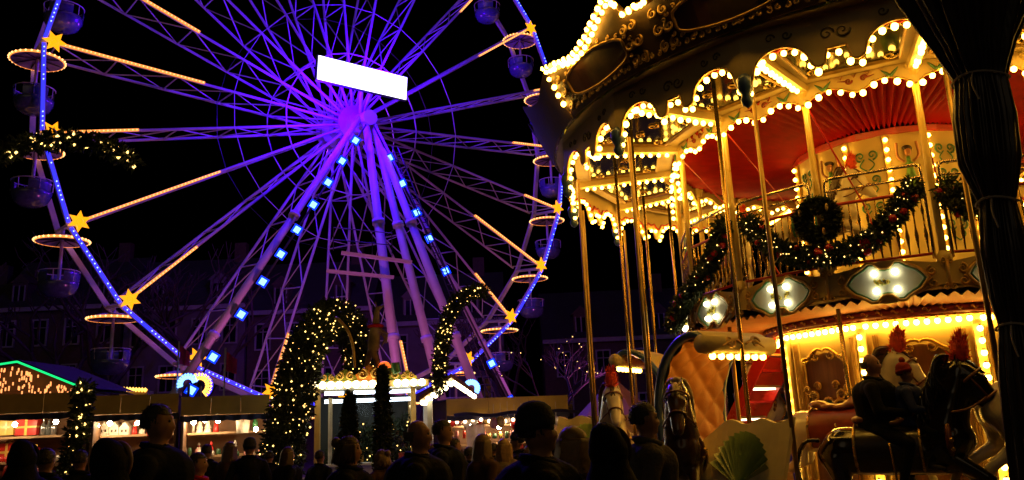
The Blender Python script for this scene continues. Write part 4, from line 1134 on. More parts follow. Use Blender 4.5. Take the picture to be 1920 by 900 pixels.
def shell(m, face=.30, r=(.108, .097, .112), c=(-.008, 0, 1.655), low=-.55, jag=.01, rng=None, seg=28, rings=18):
    """hair or hood cap: part of an ellipsoid, open at the face"""
    rng = rng or random; c = Vector(c); ids = {}
    for i in range(rings + 1):
        t = PI * i / rings
        for k in range(seg):
            a = 2 * PI * k / seg; d = Vector((math.sin(t) * math.cos(a), math.sin(t) * math.sin(a), math.cos(t)))
            j = 1 + rng.uniform(-jag, jag) * 6
            ids[i, k] = m.pt(c + Vector((d.x * r[0] * j, d.y * r[1] * j, d.z * r[2] * j)))
    for i in range(rings):
        for k in range(seg):
            t = PI * (i + .5) / rings; a = 2 * PI * (k + .5) / seg; x = math.sin(t) * math.cos(a); z = math.cos(t)
            if z < low or (x > face and z < .42): continue
            m.face([ids[i, k], ids[i + 1, k], ids[i + 1, (k + 1) % seg], ids[i, (k + 1) % seg]])
def person(loc, facing, label, coat, trousers=None, hair='short', haircol=None, pose='pocket', scale=1., bulk=1.1, extra=None, group='market visitors', hat=None, skirt=True):
    t = thing('person', label, 'person', loc, rad(facing), group, world=False); t.scale = (scale,) * 3
    me, idx = body(pose, bulk); me = me.copy()
    for q in (SKIN, coat, trousers or mat('dark_trousers', (.012, .012, .014), .9, spec=.08), mat('shoes', (.02, .014, .01), .5)): me.materials.append(q)
    me.polygons.foreach_set('material_index', idx); obj('body', me, t)
    hc = haircol or mat('dark_hair', (.022, .014, .009), .55, scale=30, bump=.5, bscale=60)
    rng = random.Random(int(loc[0] * 100 + loc[1] * 37))
    if hair in ('short', 'bald', 'long', 'bun'):
        m = MB()
        if hair == 'bald': shell(m, .05, (.100, .090, .097), (-.012, 0, 1.645), -.55, .004, rng); m.f = [f for f in m.f if sum(m.v[i].z for i in f) / len(f) < 1.668]; m.mi = [0] * len(m.f)
        else: shell(m, .22, (.104, .094, .106), jag=.007, rng=rng)
        if hair in ('long', 'bun'):
            if hair == 'bun': m.sphere((-.12, 0, 1.70), .05, 10, 8)
            n_ = 70
            for k in range(n_):
                a = PI * (.32 + 1.36 * k / (n_ - 1)); p = Vector((.095 * math.cos(a), .093 * math.sin(a), 1.68)); L_ = .42 if hair == 'long' else .16
                q = smoothpath([p, p + Vector((math.cos(a) * .02 - .01, math.sin(a) * .015, -L_ * .4)), p + Vector((math.cos(a) * .035 - .02 + rng.uniform(-.015, .015), math.sin(a) * .02 + rng.uniform(-.02, .02), -L_ * rng.uniform(.85, 1.1)))], 4)
                m.tube(q, [.020, .021, .021, .021, .020, .018, .015, .011, .006], 5)
        if hair in ('short', 'bun'):
            for k in range(420):
                th = math.acos(rng.uniform(-.45, 1)); a = rng.uniform(0, 2 * PI); d = Vector((math.sin(th) * math.cos(a), math.sin(th) * math.sin(a), math.cos(th)))
                if d.x > .30 and d.z < .5: continue
                p = Vector((-.008, 0, 1.655)) + Vector((d.x * .102, d.y * .092, d.z * .104)); g = (d * .55 + Vector((rng.gauss(-.15, .3), rng.gauss(0, .3), rng.gauss(-.35, .25)))).normalized(); sd = g.cross(d).normalized() * .006; L_ = rng.uniform(.010, .024)
                m.poly([p - sd, p + sd, p + g * L_])
        m.build('hair', hc, t, True)
    if hat == 'beanie':
        bm_ = extra or mat('black_knit', (.012, .012, .013), .95, bump=.6, bscale=70)
        m = MB(); m.lathe([(.104, 1.645), (.108, 1.68), (.105, 1.72), (.090, 1.758), (.058, 1.784), (.03, 1.793), (.001, 1.796)], (-.008, 0, 0), 28); m.v = [Vector((v.x, v.y * .92, v.z + (-.03 if v.x < -.03 else 0) * max(0, 1.74 - v.z) * 8)) for v in m.v]; ht = m.build('beanie', bm_, t, True)
        m = MB(); m.lathe([(.106, 1.648), (.113, 1.65), (.114, 1.69), (.109, 1.697)], (-.008, 0, 0), 28); m.v = [Vector((v.x, v.y * .92, v.z + .018 * v.x / .1)) for v in m.v]; m.build('cuff', bm_, ht, True)
        if label.find('bobble') >= 0: m = MB(); m.sphere((-.01, 0, 1.82), .045, 10, 8); m.build('bobble', bm_, ht, True)
    if hat == 'hood':
        m = MB(); shell(m, .52, (.132, .118, .142), (-.026, 0, 1.635), -.86, .004, rng); m.lathe([(.108, 1.60), (.118, 1.54), (.15, 1.47), (.20, 1.41)], (-.02, 0, 0), 24); m.v = [Vector((v.x - max(0, v.z - 1.66) * .45, v.y * (1 - max(0, v.z - 1.64) * 1.2), v.z + (.02 if v.z > 1.72 else 0))) for v in m.v]; m.build('hood', coat, t, True)
        m = MB(); m.tube([(.048, .100 * math.cos(a), 1.64 + .118 * math.sin(a)) for a in [PI * (-.25 + 1.5 * k / 20) for k in range(21)]], .020, 6); m.build('hood_trim', extra or coat, t, True)
    # collar and coat hem
    m = MB(); m.tube([(.01 + .078 * math.cos(a), .088 * math.sin(a), 1.475 - .02 * math.cos(a)) for a in [2 * PI * k / 22 for k in range(22)]], .028, 6, ry=.042, closed=True); m.build('collar', extra if (extra and hat is None) else coat, t, True)
    if pose != 'ride' and skirt:
        m = MB(); m.lathe([(.19 * bulk, 1.0), (.20 * bulk, .85), (.205 * bulk, .72), (.195 * bulk, .72), (.185 * bulk, .9)], (0, 0, 0), 24); m.v = [Vector((v.x * .88, v.y * 1.1, v.z)) for v in m.v]; m.build('coat_hem', coat, t, True)
    for s in (-1, 1):
        m = MB(); m.sphere((.080, s * .031, 1.645), .0105, 8, 6); m.build('eye', EYE, t, True)
    m = MB(); m.box((.0915, 0, 1.5775), (.006, .038, .004)); m.build('mouth', mat('lips', (.22, .07, .06), .5), t)
    return t
NAVY = mat('navy_coat', (.010, .012, .022), .85, spec=.08, bump=.3); BLK = mat('black_coat', (.008, .008, .009), .85, spec=.08, bump=.3); GREYC = mat('grey_wool_coat', (.10, .085, .07), .9, spec=.08, bump=.5, bscale=50)
REDJ = mat('red_jacket', (.38, .012, .012), .7, spec=.08); BEIGE = mat('beige_coat', (.20, .14, .085), .85, spec=.08); BROWNC = mat('brown_coat', (.07, .035, .018), .85, spec=.08); BLUEJ = mat('blue_puffer', (.030, .040, .14), .55, spec=.08, bump=.5, bscale=12)
BLOND = mat('blond_hair', (.34, .19, .06), .5, scale=30, var=.4); BRUN = mat('brown_hair', (.075, .035, .014), .55, scale=30); GINGER = mat('light_brown_hair', (.16, .085, .035), .5, scale=30); GREYH = mat('grey_stubble', (.10, .08, .065), .8)
def pp(u, v_head, Y, hgt=1.0):
    """stand someone so that the middle of the head is at image (u, v) at depth Y"""
    q = at(u, v_head, Y); s = q.z / 1.64; return (q.x, q.y, 0), s
def stand(u, v, Y, facing, label, coat, **k):
    l, s = pp(u, v, Y); return person(l, facing, label, coat, scale=s, **k)
stand(296, 792, 6.3, 8, 'tall man in dark navy coat with short dark hair near the toy-house stall', NAVY, bulk=1.2, pose='pocket')
stand(212, 866, 5.6, 70, 'person in dark hooded coat with pale brown fur trim, near the lit fir post', BLK, hat='hood', hair='none', extra=GINGER, bulk=1.15)
stand(372, 868, 9.0, 5, 'child in red jacket with short dark hair in front of the stall', REDJ, bulk=1.05)
stand(44, 858, 7.5, 100, 'hooded dark figure facing the stall of red gift boxes', BLK, hat='hood', hair='none')
stand(86, 862, 8.6, 80, 'dark-haired visitor in black coat by the red gift boxes', BLK, hair='short')
stand(432, 842, 13.5, 60, 'long-haired visitor in dark coat browsing at the candle stall', BROWNC, hair='long', haircol=BRUN)
stand(468, 838, 13.0, 110, 'dark-coated visitor with beanie at the candle stall', BLK, hat='beanie')
stand(388, 846, 14.0, 85, 'visitor in black coat leaning over the candle stall counter', BLK)
stand(655, 842, 7.6, 5, 'woman with brown hair in a bun and black coat beside the kiosk', BLK, hair='bun', haircol=BRUN, bulk=1.1)
stand(783, 815, 6.6, 2, 'balding man in black coat facing the carousel, in front of the kiosk', BLK, hair='bald', haircol=GREYH, bulk=1.25)
stand(830, 808, 9.2, 0, 'man in dark blue jacket with short hair beside the white kiosk post', NAVY, hair='short', bulk=1.15)
stand(852, 836, 11.5, 20, 'visitor with a long red scarf at the ornament stall', BLK, hair='short', extra=REDJ)
stand(906, 832, 9.8, 30, 'woman with long light brown hair and dark brown coat by the ornament stall', BROWNC, hair='long', haircol=GINGER)
stand(945, 838, 11.0, 75, 'person in pale beige coat with light hair at the ornament stall', BEIGE, hair='long', haircol=BLOND)
stand(970, 826, 12.0, 175, 'visitor in a dark beanie facing away from the carousel', BLK, hat='beanie')
stand(880, 850, 13.0, 60, 'dark-coated visitor close under the ornament stall awning', BLK)
stand(1006, 806, 4.7, 8, 'large man in black coat and black knit beanie watching the carousel', BLK, hat='beanie', bulk=1.25)
stand(1076, 834, 5.4, 40, 'woman with long blond hair in dark coat watching the carousel', BROWNC, hair='long', haircol=BLOND, skirt=False)
stand(1144, 842, 4.9, 60, 'person in black hood with brown fur collar seen from behind', BLK, hat='hood', hair='none', extra=BROWNC)
stand(1208, 785, 6.6, 5, 'man in grey wool coat with short dark hair standing beside the carousel', GREYC, hair='short', pose='pocket', bulk=1.1)
for u_, v_, Y_, f_, c_, h_, hc_, l_ in ((540, 852, 12.5, 30, BLK, 'long', BRUN, 'long-haired visitor in black coat beside the foot of the lit fir arch'), (600, 856, 14.0, 60, NAVY, 'short', None, 'dark-haired visitor in navy coat before the kiosk counter'), (715, 858, 11.0, 150, BROWNC, 'bun', GINGER, 'woman with light brown bun in brown coat before the kiosk'), (812, 846, 12.5, 20, BLK, 'long', BRUN, 'long-haired visitor in black coat by the kiosk porch'), (925, 842, 14.0, 90, NAVY, 'short', None, 'dark-haired visitor in navy coat facing the ornament stall'), (1040, 842, 9.0, 40, BLK, 'short', BRUN, 'brown-haired man in black coat between the beanie man and the blond woman'), (990, 846, 15.0, 100, BROWNC, 'long', BRUN, 'long-haired visitor in brown coat deep under the ornament awning'), (150, 862, 10.0, 85, BLK, 'short', None, 'dark-haired visitor in black coat beside the lit fir post'), (258, 858, 12.0, 95, NAVY, 'long', BRUN, 'long-haired visitor in navy coat at the toy-house stall'), (505, 856, 15.0, 100, BLK, 'short', None, 'dark-haired visitor in black coat at the end of the candle stall')):
    stand(u_, v_, Y_, f_, l_, c_, hair=h_, haircol=hc_, pose=random.choice(('pocket', 'hold', 'stand')), bulk=random.choice((1.05, 1.15, 1.2)))
# riders on the black horse
hx = Vector((math.cos(rad(-27.5)), math.sin(rad(-27.5)), 0)); hb = Vector(ch(4.25, -118.8, 0))
q = hb - hx * .20; person((q.x, q.y, .58), -30, 'man in black jacket with shaved head riding the black horse behind a child', BLK, hair='bald', haircol=GREYH, pose='ride', scale=.98, group='riders on the black horse', bulk=1.15)
q = hb + hx * .12; person((q.x, q.y, .86), -28, 'child in blue puffer jacket and red bobble beanie riding the black carousel horse', BLUEJ, hair='short', hat='beanie', extra=mat('red_knit', (.35, .015, .012), .9), pose='ride', scale=.74, group='riders on the black horse')

# ================================================================== ticket kiosk
KL = at(590, 722, 18.4); KR = at(788, 722, 18.9); KL.z = KR.z = 0
kx = (KR - KL).normalized(); KW = (KR - KL).length; kn = Vector((kx.y, -kx.x, 0)); kb = -kn; KD = 1.9; KZ = at(690, 726, 18.6).z
KI = thing('ticket_kiosk', 'glazed ticket kiosk with bulb-lined roof edge and carved crest, deer figure on top', 'kiosk', (KL + KR) / 2)
def K(x, d, z): return KL + kx * x + kb * d + Vector((0, 0, z))
KPOST = mat('kiosk_gold_post', (.55, .38, .12), .4, var=.2)
KWH = mat('kiosk_white', (.55, .58, .60), .5)
def kbox(name, m_, x, d, z, sx, sd, sz, parent=KI):
    Mx = Matrix((kx, kb, Vector((0, 0, 1)))).transposed(); m = MB(); m.box(K(x, d, z), (sx, sd, sz), Mx); return m.build(name, m_, parent)
kbox('floor', DECK, KW / 2, KD / 2, .08, KW, KD, .16)
for x, d, mm in ((.06, .05, KPOST), (KW - .16, .05, KPOST), (.06, KD - .05, KPOST), (KW - .06, KD - .05, KPOST)): kbox('post', mm, x, d, KZ / 2, .11, .11, KZ)
for x, d in ((.34, .12), (KW + .16, .5)): kbox('white_frame', KWH, x, d, KZ / 2 - .1, .09, .09, KZ - .2)
kbox('roof', CREAMD, KW / 2, KD / 2, KZ + .06, KW + .36, KD + .36, .14)
kbox('counter', KWH, KW / 2, .08, .55, KW - .3, .12, .95)
for x in (.30 + (KW - .5) / 4, .30 + 3 * (KW - .5) / 4): kbox('pane', GLASS, x, .04, 1.72, (KW - .6) / 2, .01, 1.3)
kbox('back_wall', mat('kiosk_back', (.03, .035, .03), .8), KW / 2, KD, 1.35, KW, .05, 2.4)
for x, L_ in ((.42, .42), (KW * .55, .85), (KW * .84, .6)):
    for d in (.35, .55): kbox('tube_light', B_KTUBE, x, d, KZ - .09 - .17 * (d > .5), L_, .06, .08)
m = MB(); rails = [K(-.5, -.3, .82), K(.4, -.3, .82)]; m.tube(rails, .025, 6); m.tube([K(-.45, -.3, 0), K(-.45, -.3, .82)], .025, 6); m.tube([K(.35, -.3, 0), K(.35, -.3, .82)], .025, 6); m.build('queue_rail', STEELW, KI)
KB = ico_mesh('roof_bulb', .080, B_WHITE)
for k in range(14):
    if k in (9,): continue
    o = obj('bulb', KB, KI); o.location = K(-.10 + (KW + .2) * (k + .5) / 14, -.24, KZ + .06) - Vector(KI.location)
# carved crest on the roof: rounded scroll pieces
for (x, r, mt) in ((.28, .20, GREENP), (.66, .26, mat('olive_crest', (.22, .24, .03), .4, coat=.4)), (1.20, .33, mat('orange_crest', (.55, .17, .02), .4, coat=.4)), (1.66, .27, mat('olive_crest', (.22, .24, .03), .4)), (2.06, .21, mat('yellow_crest', (.42, .36, .04), .4, coat=.4))):
    m = MB(); X, Z = kx, Vector((0, 0, 1)); c = K(x * KW / 2.36, -.05, KZ + .12)
    pts = [(r * 1.05 * math.cos(a), r * (.95 + .12 * math.cos(4 * a)) * math.sin(a)) for a in [PI * i / 16 for i in range(17)]]
    m.prism(pts, .08, Matrix((X, Z, kn)).transposed().to_4x4() if False else Matrix.Translation(c) @ Matrix((X, Z, kn)).transposed().to_4x4()); cr = m.build('crest_piece', mt, KI)
    m = MB()
    for s_ in (-1, 1): m.scroll(c + X * s_ * r * .45 + Z * r * .5 + kn * .10, X, Z, r * .36, 1.4, r * .09, s_, start=PI / 2)
    m.build('carved_scrolls', GOLDP, cr, True)
m = MB(); m.sphere(K(KW * .66, .2, KZ + .42), (.15, .15, .16), 12, 9); m.build('red_lantern', glow('red_lantern', (1, .16, .02), 1.6, False), KI, True)
m = MB(); m.tube(smoothpath([at(665, 690, 18.6), at(662, 650, 18.6), at(652, 620, 18.6), at(636, 600, 18.6), at(628, 596, 18.6)], 6), .035, 6); m.build('gilded_stem', GOLDP, KI, True)
m = MB(); m.tube(smoothpath([at(745, 700, 18.6), at(742, 690, 18.6), at(741, 680, 18.6)], 3), .1, 6); m.build('green_leaf_ornament', GREENP, KI, True)
# gabled side porch, bulbs under both slopes
g0, g1, g2 = at(786, 752, 17.6), at(846, 708, 17.6), at(890, 738, 18.6)
for a_, b_ in ((g0, g1), (g1, g2)):
    m = MB(); d = Vector((0, 1.3, .0)); q = [a_, b_, b_ + d, a_ + d]; m.poly(q); m.poly([p + Vector((0, 0, .09)) for p in q][::-1]); m.poly([a_, b_, b_ + Vector((0, 0, .09)), a_ + Vector((0, 0, .09))]); pr = m.build('porch_roof', mat('porch_brown', (.22, .11, .04), .5), KI)
    for k in range(6):
        for row in (0, 1):
            o = obj('bulb', KB, KI); o.location = a_.lerp(b_, (k + .5) / 6) + Vector((0, .1 + .5 * row, -.07)) - Vector(KI.location); o.scale = (.62,) * 3
m = MB(); pq = at(806, 760, 17.9); m.box(Vector((pq.x, pq.y, pq.z / 2)), (.10, .10, pq.z + .2)); m.build('porch_post', KWH, KI)
lamp('kiosk_lamp', KI, K(KW / 2, .3, KZ - .35), (.75, .9, 1), 18, size=.4)
# inside: counter boxes, greenery and small lights
m = MB(); gp = [K(.5, 1.3, .9), K(1.0, 1.5, 1.5), K(1.6, 1.4, 1.2), K(2.1, 1.3, 1.7)]; fir(m, gp, .42, 4200, .14); m.build('greenery', FIR, KI, kind='stuff')
m = MB(); fairy(m, gp, .42, 90, .02); m.build('window_lights', B_FAIRY, KI, kind='stuff')
for x_, c_ in ((.5, KWH), (.95, GOLDP), (1.5, KWH), (1.95, REDTRIM)): kbox('counter_box', c_, x_, .45, 1.12, .22, .2, .22)
for x_ in (KW * .36, KW * .66): kbox('mullion', KPOST, x_, .05, 1.75, .05, .06, 1.45)
kbox('sill', KWH, KW / 2, -.02, 1.05, KW - .25, .22, .05)
# slim dark conifers in front of it
for u, v0, v1, Y, r, lb in ((655, 742, 850, 16.6, .20, 'short dark column conifer in front of the kiosk window'), (717, 690, 905, 16.2, .17, 'tall slim dark conifer in front of the kiosk beside the red lantern')):
    t_ = at(u, v0, Y); base = Vector((t_.x, t_.y, 0)); path = [base + Vector((0, 0, z)) for z in (.25, t_.z * .35, t_.z * .7, t_.z)]
    c_ = thing('conifer', lb, 'conifer', base, group='conifers by the kiosk')
    m = MB(); m.tube([base, path[-1]], [.05, .012], 7); m.build('trunk', BARK, c_)
    m = MB(); fir(m, path, [r * .8, r, r * .8, r * .25], 5200, .10); m.build('crown', FIR, c_)
# deer figure rearing on the roof
D0 = K(KW * .57, .4, KZ + .13); dd = thing('deer_statue', 'brown and cream deer figure rearing on the kiosk roof', 'statue', D0)
m = MB(); s = at(714, 560, 18.8).z - D0.z; k_ = s / 1.45
def dq(x, y, z): return D0 + (kx * x + kb * y + Vector((0, 0, z))) * k_
for a, b, ra, rb in (((-.02, 0, .62), (.02, 0, .98), .15, .13), ((.02, 0, .98), (.05, 0, 1.28), .10, .065), ((.05, 0, 1.30), (.16, 0, 1.36), .065, .032), ((-.06, .07, .56), (-.14, .08, .28), .09, .05), ((-.14, .08, .28), (-.10, .08, 0), .042, .03), ((-.04, -.07, .56), (.06, -.08, .28), .09, .05), ((.06, -.08, .28), (.02, -.08, 0), .042, .03), ((.08, .08, .92), (.20, .09, .78), .05, .035), ((.20, .09, .78), (.13, .09, .64), .033, .025), ((.08, -.08, .92), (.22, -.09, .84), .05, .035), ((.22, -.09, .84), (.20, -.09, .68), .033, .025), ((.03, .05, 1.36), (.01, .07, 1.46), .025, .012), ((.03, -.05, 1.36), (.01, -.07, 1.46), .025, .012)):
    caps(m, dq(*a), dq(*b), ra * k_ * .74, rb * k_ * .8)
me = blob(m, .022, 3); me.transform(Matrix.Translation(-D0)); me.materials.append(mat('deer_paint', (.30, .20, .09), .5, var=.7, scale=3, col2=(.06, .035, .015))); obj('body', me, dd)
m = MB(); m.tube([dq(.02 + .115 * math.cos(a), .115 * math.sin(a), .99) for a in [2 * PI * k / 14 for k in range(14)]], .035 * k_, 6, closed=True); m.build('red_collar', REDJ, dd, True)

# ================================================================== lit fir arches
p = smoothpath([at(520, 960, 17), at(527, 860, 17), at(546, 765, 17.3), at(562, 695, 18), at(585, 632, 18.8), at(618, 594, 19.8), at(650, 604, 20.8), at(668, 642, 21.4), at(676, 690, 21.6), at(678, 740, 21.6)], 6)
garland('lit_fir_arch', 'thick fir arch covered in warm fairy lights rising beside the kiosk', p, .43, 2600, 640, .020, Vector((p[0].x, p[0].y, 0)), leaf=.13, group='lit fir arches', cat='arch')
p = smoothpath([at(908, 545, 17.6), at(884, 548, 17.6), at(858, 566, 17.6), at(840, 598, 17.6), at(831, 640, 17.6), at(824, 690, 17.6), at(822, 730, 17.6)], 6)
garland('lit_fir_arch', 'slender fir garland with warm fairy lights curving up from the kiosk porch', p, .15, 1900, 120, .020, p[-1], leaf=.09, group='lit fir arches', cat='arch')
p = smoothpath([at(-190, 960, 9.6), at(-170, 600, 9.6), at(-110, 400, 9.6), at(-30, 312, 9.4), at(40, 274, 9.2), at(100, 262, 9), at(160, 266, 9), at(210, 280, 9), at(248, 300, 9)], 6)
garland('lit_fir_arch', 'dark fir arch end with small lights reaching across the upper wheel rim', p, .085, 800, 200, .021, Vector((p[0].x, p[0].y, 0)), leaf=.09, group='lit fir arches', cat='arch')
p = smoothpath([at(158, 722, 12), at(152, 780, 12), at(140, 830, 12), at(126, 900, 12), at(122, 960, 12)], 6)
garland('lit_fir_post', 'narrow fir-wrapped post with warm fairy lights before the gift stall', p, .11, 1300, 60, .021, Vector((p[-1].x, p[-1].y, 0)), leaf=.1, group='lit fir arches', cat='garland')

# ================================================================== market stalls
STB = ico_mesh('stall_bulb', .055, B_STALL)
def stall(ua, ub, Ya, Yb, va, label, lamps, sh1, sh2, drop=34, n=3):
    a = at(ua, va, Ya); b = at(ub, va + (ub - ua) * .015, Yb); z = (a.z + b.z) / 2; A = Vector((a.x, a.y, 0)); B = Vector((b.x, b.y, 0)); X = (B - A).normalized(); W = (B - A).length; N = Vector((X.y, -X.x, 0)); Z = Vector((0, 0, 1))
    Mx = Matrix((X, -N, Z)).transposed(); t = thing('market_stall', label, 'stall', (A + B) / 2, group='market stalls')
    def bx(nm, mm, x, d, zz, sx, sd, sz): m = MB(); m.box(A + X * x - N * d + Z * zz, (sx, sd, sz), Mx); return m.build(nm, mm, t)
    for k in range(n): bx('roof_board', FASCIA, W * (k + .5) / n, 0, z - .21, W / n - .012, .05, .42 + .004 * k)
    bx('roof', SLATE, W / 2, .95, z - .03, W, 1.8, .05)
    m = MB(); zt = z - .44
    m.board(lambda u, zz: A + X * (W * u) + N * (.06 + .03 * math.sin(u * 40)) + Z * zz, 40, lambda u: zt, lambda u: zt - .11 - .03 * abs(math.sin(u * 18)), lambda u: N, .01); m.build('canvas_valance', CANVAS, t)
    bx('back_wall', STALLW, W / 2, 1.7, z / 2, W, .05, z - .1)
    for x in (.05, W - .05): bx('side_wall', STALLW, x, .9, z / 2, .05, 1.6, z - .1)
    bx('counter', STALLW, W / 2, .25, .5, W - .1, .45, .95)
    for s_, zz in ((1, sh1), (2, sh2)): bx('shelf', SHELFW, W / 2, 1.25, zz, W - .2, .42, .05)
    for u_, v_ in lamps:
        q = at(u_, v_ + 5, (Ya + Yb) / 2 + .55); o = obj('hanging_bulb', STB, t); o.location = q - Vector(t.location)
        m = MB(); m.tube([q, Vector((q.x, q.y, z - .06))], .006, 4); m.build('flex', STEELD, t)
    return t, A, B, X, N, z
zs = at(100, 818, 20.4).z; zs2 = at(50, 866, 20.4).z
stall(-90, 168, 18.7, 19.3, 737, 'market stall with ochre roof board selling red gift boxes', [(28, 791), (105, 786), (-40, 792)], zs, zs2)
stall(172, 336, 19.2, 19.8, 739, 'market stall with ochre roof board showing small white toy houses', [(182, 793), (258, 788), (206, 789), (315, 790)], at(220, 818, 20.8).z, at(220, 862, 20.8).z)
stall(340, 506, 19.7, 20.3, 741, 'market stall with ochre roof board showing candles and paper trees', [(363, 787), (384, 783), (409, 784), (480, 800)], at(385, 813, 21.3).z, at(385, 855, 21.3).z)
st, sA, sB, sX, sN, sz_ = stall(836, 1064, 22.5, 23.6, 743, 'market stall with dark awning hung with red and white ornaments', [(936, 796), (962, 792), (880, 794), (1000, 796)], 1.75, 1.25)
m = MB(); m.board(lambda u, zz: sA.lerp(sB, u) + sN * (.9 - (zz - 1.98) * 1.3) + Vector((0, 0, zz + .03 * math.sin(u * 17))), 40, lambda u: sz_ - .40, lambda u: 1.98, lambda u: sN, .012); m.build('awning', mat('black_tarpaulin', (.03, .03, .035), .3, bump=.5, bscale=6), st)
sbm = ico_mesh('string_bulb', .05, glow('string_bulb', (1.0, .66, .36), 7.0))
for k in range(15):
    o = obj('string_bulb', sbm, st); o.location = at(842 + 15 * k, 789 + 2.5 * math.sin(k * 1.3), 22.7) - Vector(st.location)
# goods
GRED = mat('red_gift_paper', (.55, .02, .015), .4); GYEL = mat('yellow_gift_paper', (.62, .40, .07), .5); RIB = mat('gold_ribbon', (.7, .48, .10), .35); PWH = mat('white_ceramic', (.72, .66, .55), .4); SILV = mat('silver_glass', (.5, .5, .5), .15, metal=.7); GRN = mat('green_glass', (.04, .22, .07), .15)
def gz(u, v, Y): return at(u, v, Y)
def gift(u, v, Y, w_, h, mt, label):
    p = gz(u, v, Y); t = thing('gift_box', label, 'gift box', p, group='gifts on the stall shelves')
    m = MB(); m.box(p + Vector((0, 0, h / 2)), (w_, w_ * .5, h)); m.build('box', mt, t)
    m = MB(); m.box(p + Vector((0, -.004, h / 2)), (w_ * .12, w_ * .5 + .008, h + .008)); m.build('ribbon', RIB, t)
    m = MB(); m.box(p + Vector((0, -.006, h * .52)), (w_ + .008, w_ * .5 + .012, h * .13)); m.build('ribbon', RIB, t)
    m = MB()
    for s_ in (-1, 1): m.tube([p + Vector((s_ * (.05 + .05 * math.cos(a)), 0, h + .035 + .03 * math.sin(a))) for a in [2 * PI * k / 10 for k in range(10)]], .012, 5, closed=True)
    m.build('bow', RIB, t)
gift(53, 816, 20.2, .50, .36, GRED, 'large red gift box with gold ribbon on the upper shelf')
gift(14, 816, 20.2, .36, .36, GYEL, 'yellow gift box beside the red one on the upper shelf')
gift(15, 866, 20.2, .44, .42, GRED, 'red gift box with gold ribbon on the lower shelf')
gift(60, 864, 20.2, .26, .30, GRED, 'small red gift box on the lower shelf beside the fir post')
def bottle(u, v, Y, h, mt, label, cat='bottle', nm='bottle'):
    p = gz(u, v, Y); m = MB(); m.lathe([(.001, 0), (h * .17, 0), (h * .18, h * .5), (h * .15, h * .62), (h * .06, h * .75), (h * .055, h * .95), (h * .075, h), (.001, h)], p, 12); mono(nm, m, mt, label, cat, p, 'bottles on the stall shelves', True)
bottle(80, 816, 20.2, .38, SILV, 'tall silver bottle next to the red gift box'); bottle(90, 816, 20.2, .36, mat('grey_glass', (.12, .13, .13), .15), 'dark grey bottle between two silver ones'); bottle(100, 816, 20.2, .37, SILV, 'silver bottle at the end of the gift shelf')
bottle(478, 806, 21.0, .36, GRN, 'green bottle beside the red-topped lantern')
def toyhouse(u, v, Y, w_, label):
    p = gz(u, v, Y); t = thing('toy_house', label, 'toy house', p, group='white toy houses on the shelf')
    m = MB(); m.box(p + Vector((0, 0, w_ * .45)), (w_, w_ * .8, w_ * .9)); m.prism([(-w_ / 2, 0), (w_ / 2, 0), (0, w_ * .5)], w_ * .8, Matrix.Translation(p + Vector((0, w_ * .4, w_ * .9))) @ Matrix.Rotation(PI / 2, 4, 'X')); m.build('wall', PWH, t)
    for s_ in (-1, 1): m = MB(); m.bar(p + Vector((s_ * w_ * .58, 0, w_ * .83)), p + Vector((0, 0, w_ * 1.44)), w_ * .9, .02, up=(0, 1, 0)) if False else m.poly([p + Vector((s_ * w_ * .6, -w_ * .45, w_ * .82)), p + Vector((0, -w_ * .45, w_ * 1.45)), p + Vector((0, w_ * .45, w_ * 1.45)), p + Vector((s_ * w_ * .6, w_ * .45, w_ * .82))]); m.build('roof', mat('toy_roof', (.6, .5, .36), .6), t)
    for dx in (-.2, .2): m = MB(); m.box(p + Vector((dx * w_, -w_ * .405, w_ * .5)), (w_ * .18, .01, w_ * .26)); m.build('window', WOODD, t)
for u_, l_ in ((197, 'white toy house with gabled roof under the hanging bulb'), (216, 'white toy house standing between two others'), (235, 'white toy house nearest the red figures')): toyhouse(u_, 817, 20.6, .23, l_)
def figure(u, v, Y, h, c1, c2, label):
    p = gz(u, v, Y); t = thing('figurine', label, 'figurine', p, group='figurines on the stall shelves')
    m = MB(); m.lathe([(.001, 0), (h * .2, 0), (h * .19, h * .3), (h * .13, h * .62), (.001, h * .66)], p, 12); m.build('body', c1, t, True)
    m = MB(); m.sphere(p + Vector((0, 0, h * .72)), h * .11, 10, 7); m.build('head', c2, t, True)
    m = MB(); m.lathe([(h * .13, h * .76), (h * .09, h * .86), (.001, h)], p, 12); m.build('cap', c1, t, True)
for u_, v_, Y_, h_, a_, b_, l_ in ((252, 817, 20.6, .34, GRED, PWH, 'red figurine beside the toy houses'), (266, 817, 20.6, .36, PWH, GRED, 'white figurine with red face by the tall man'), (280, 817, 20.6, .33, GRED, PWH, 'red figurine at the shelf end'), (405, 813, 21.1, .36, GRED, GRED, 'red pot figure under the bright bulb cluster'), (12, 896, 19.4, .42, GRED, PWH, 'red and white santa figure low on the counter'), (372, 853, 21.1, .30, PWH, GRED, 'white figurine on the lower candle shelf'), (395, 853, 21.1, .34, GRED, GRED, 'red figurine on the lower candle shelf'), (440, 853, 21.1, .36, PWH, PWH, 'plain white figurine on the lower candle shelf')):
    figure(u_, v_, Y_, h_, a_, b_, l_)
def paper_tree(u, v, Y, h, label):
    p = gz(u, v, Y); m = MB(); m.lathe([(.001, 0), (h * .3, .0), (h * .16, h * .36), (h * .24, h * .36), (h * .11, h * .68), (h * .17, h * .68), (.001, h)], p, 12); mono('paper_tree', m, PWH, label, 'paper tree', p, 'paper trees on the shelf')
paper_tree(374, 813, 21.1, .34, 'white paper tree beside the candle'); paper_tree(389, 813, 21.1, .36, 'white paper tree beside the red pot')
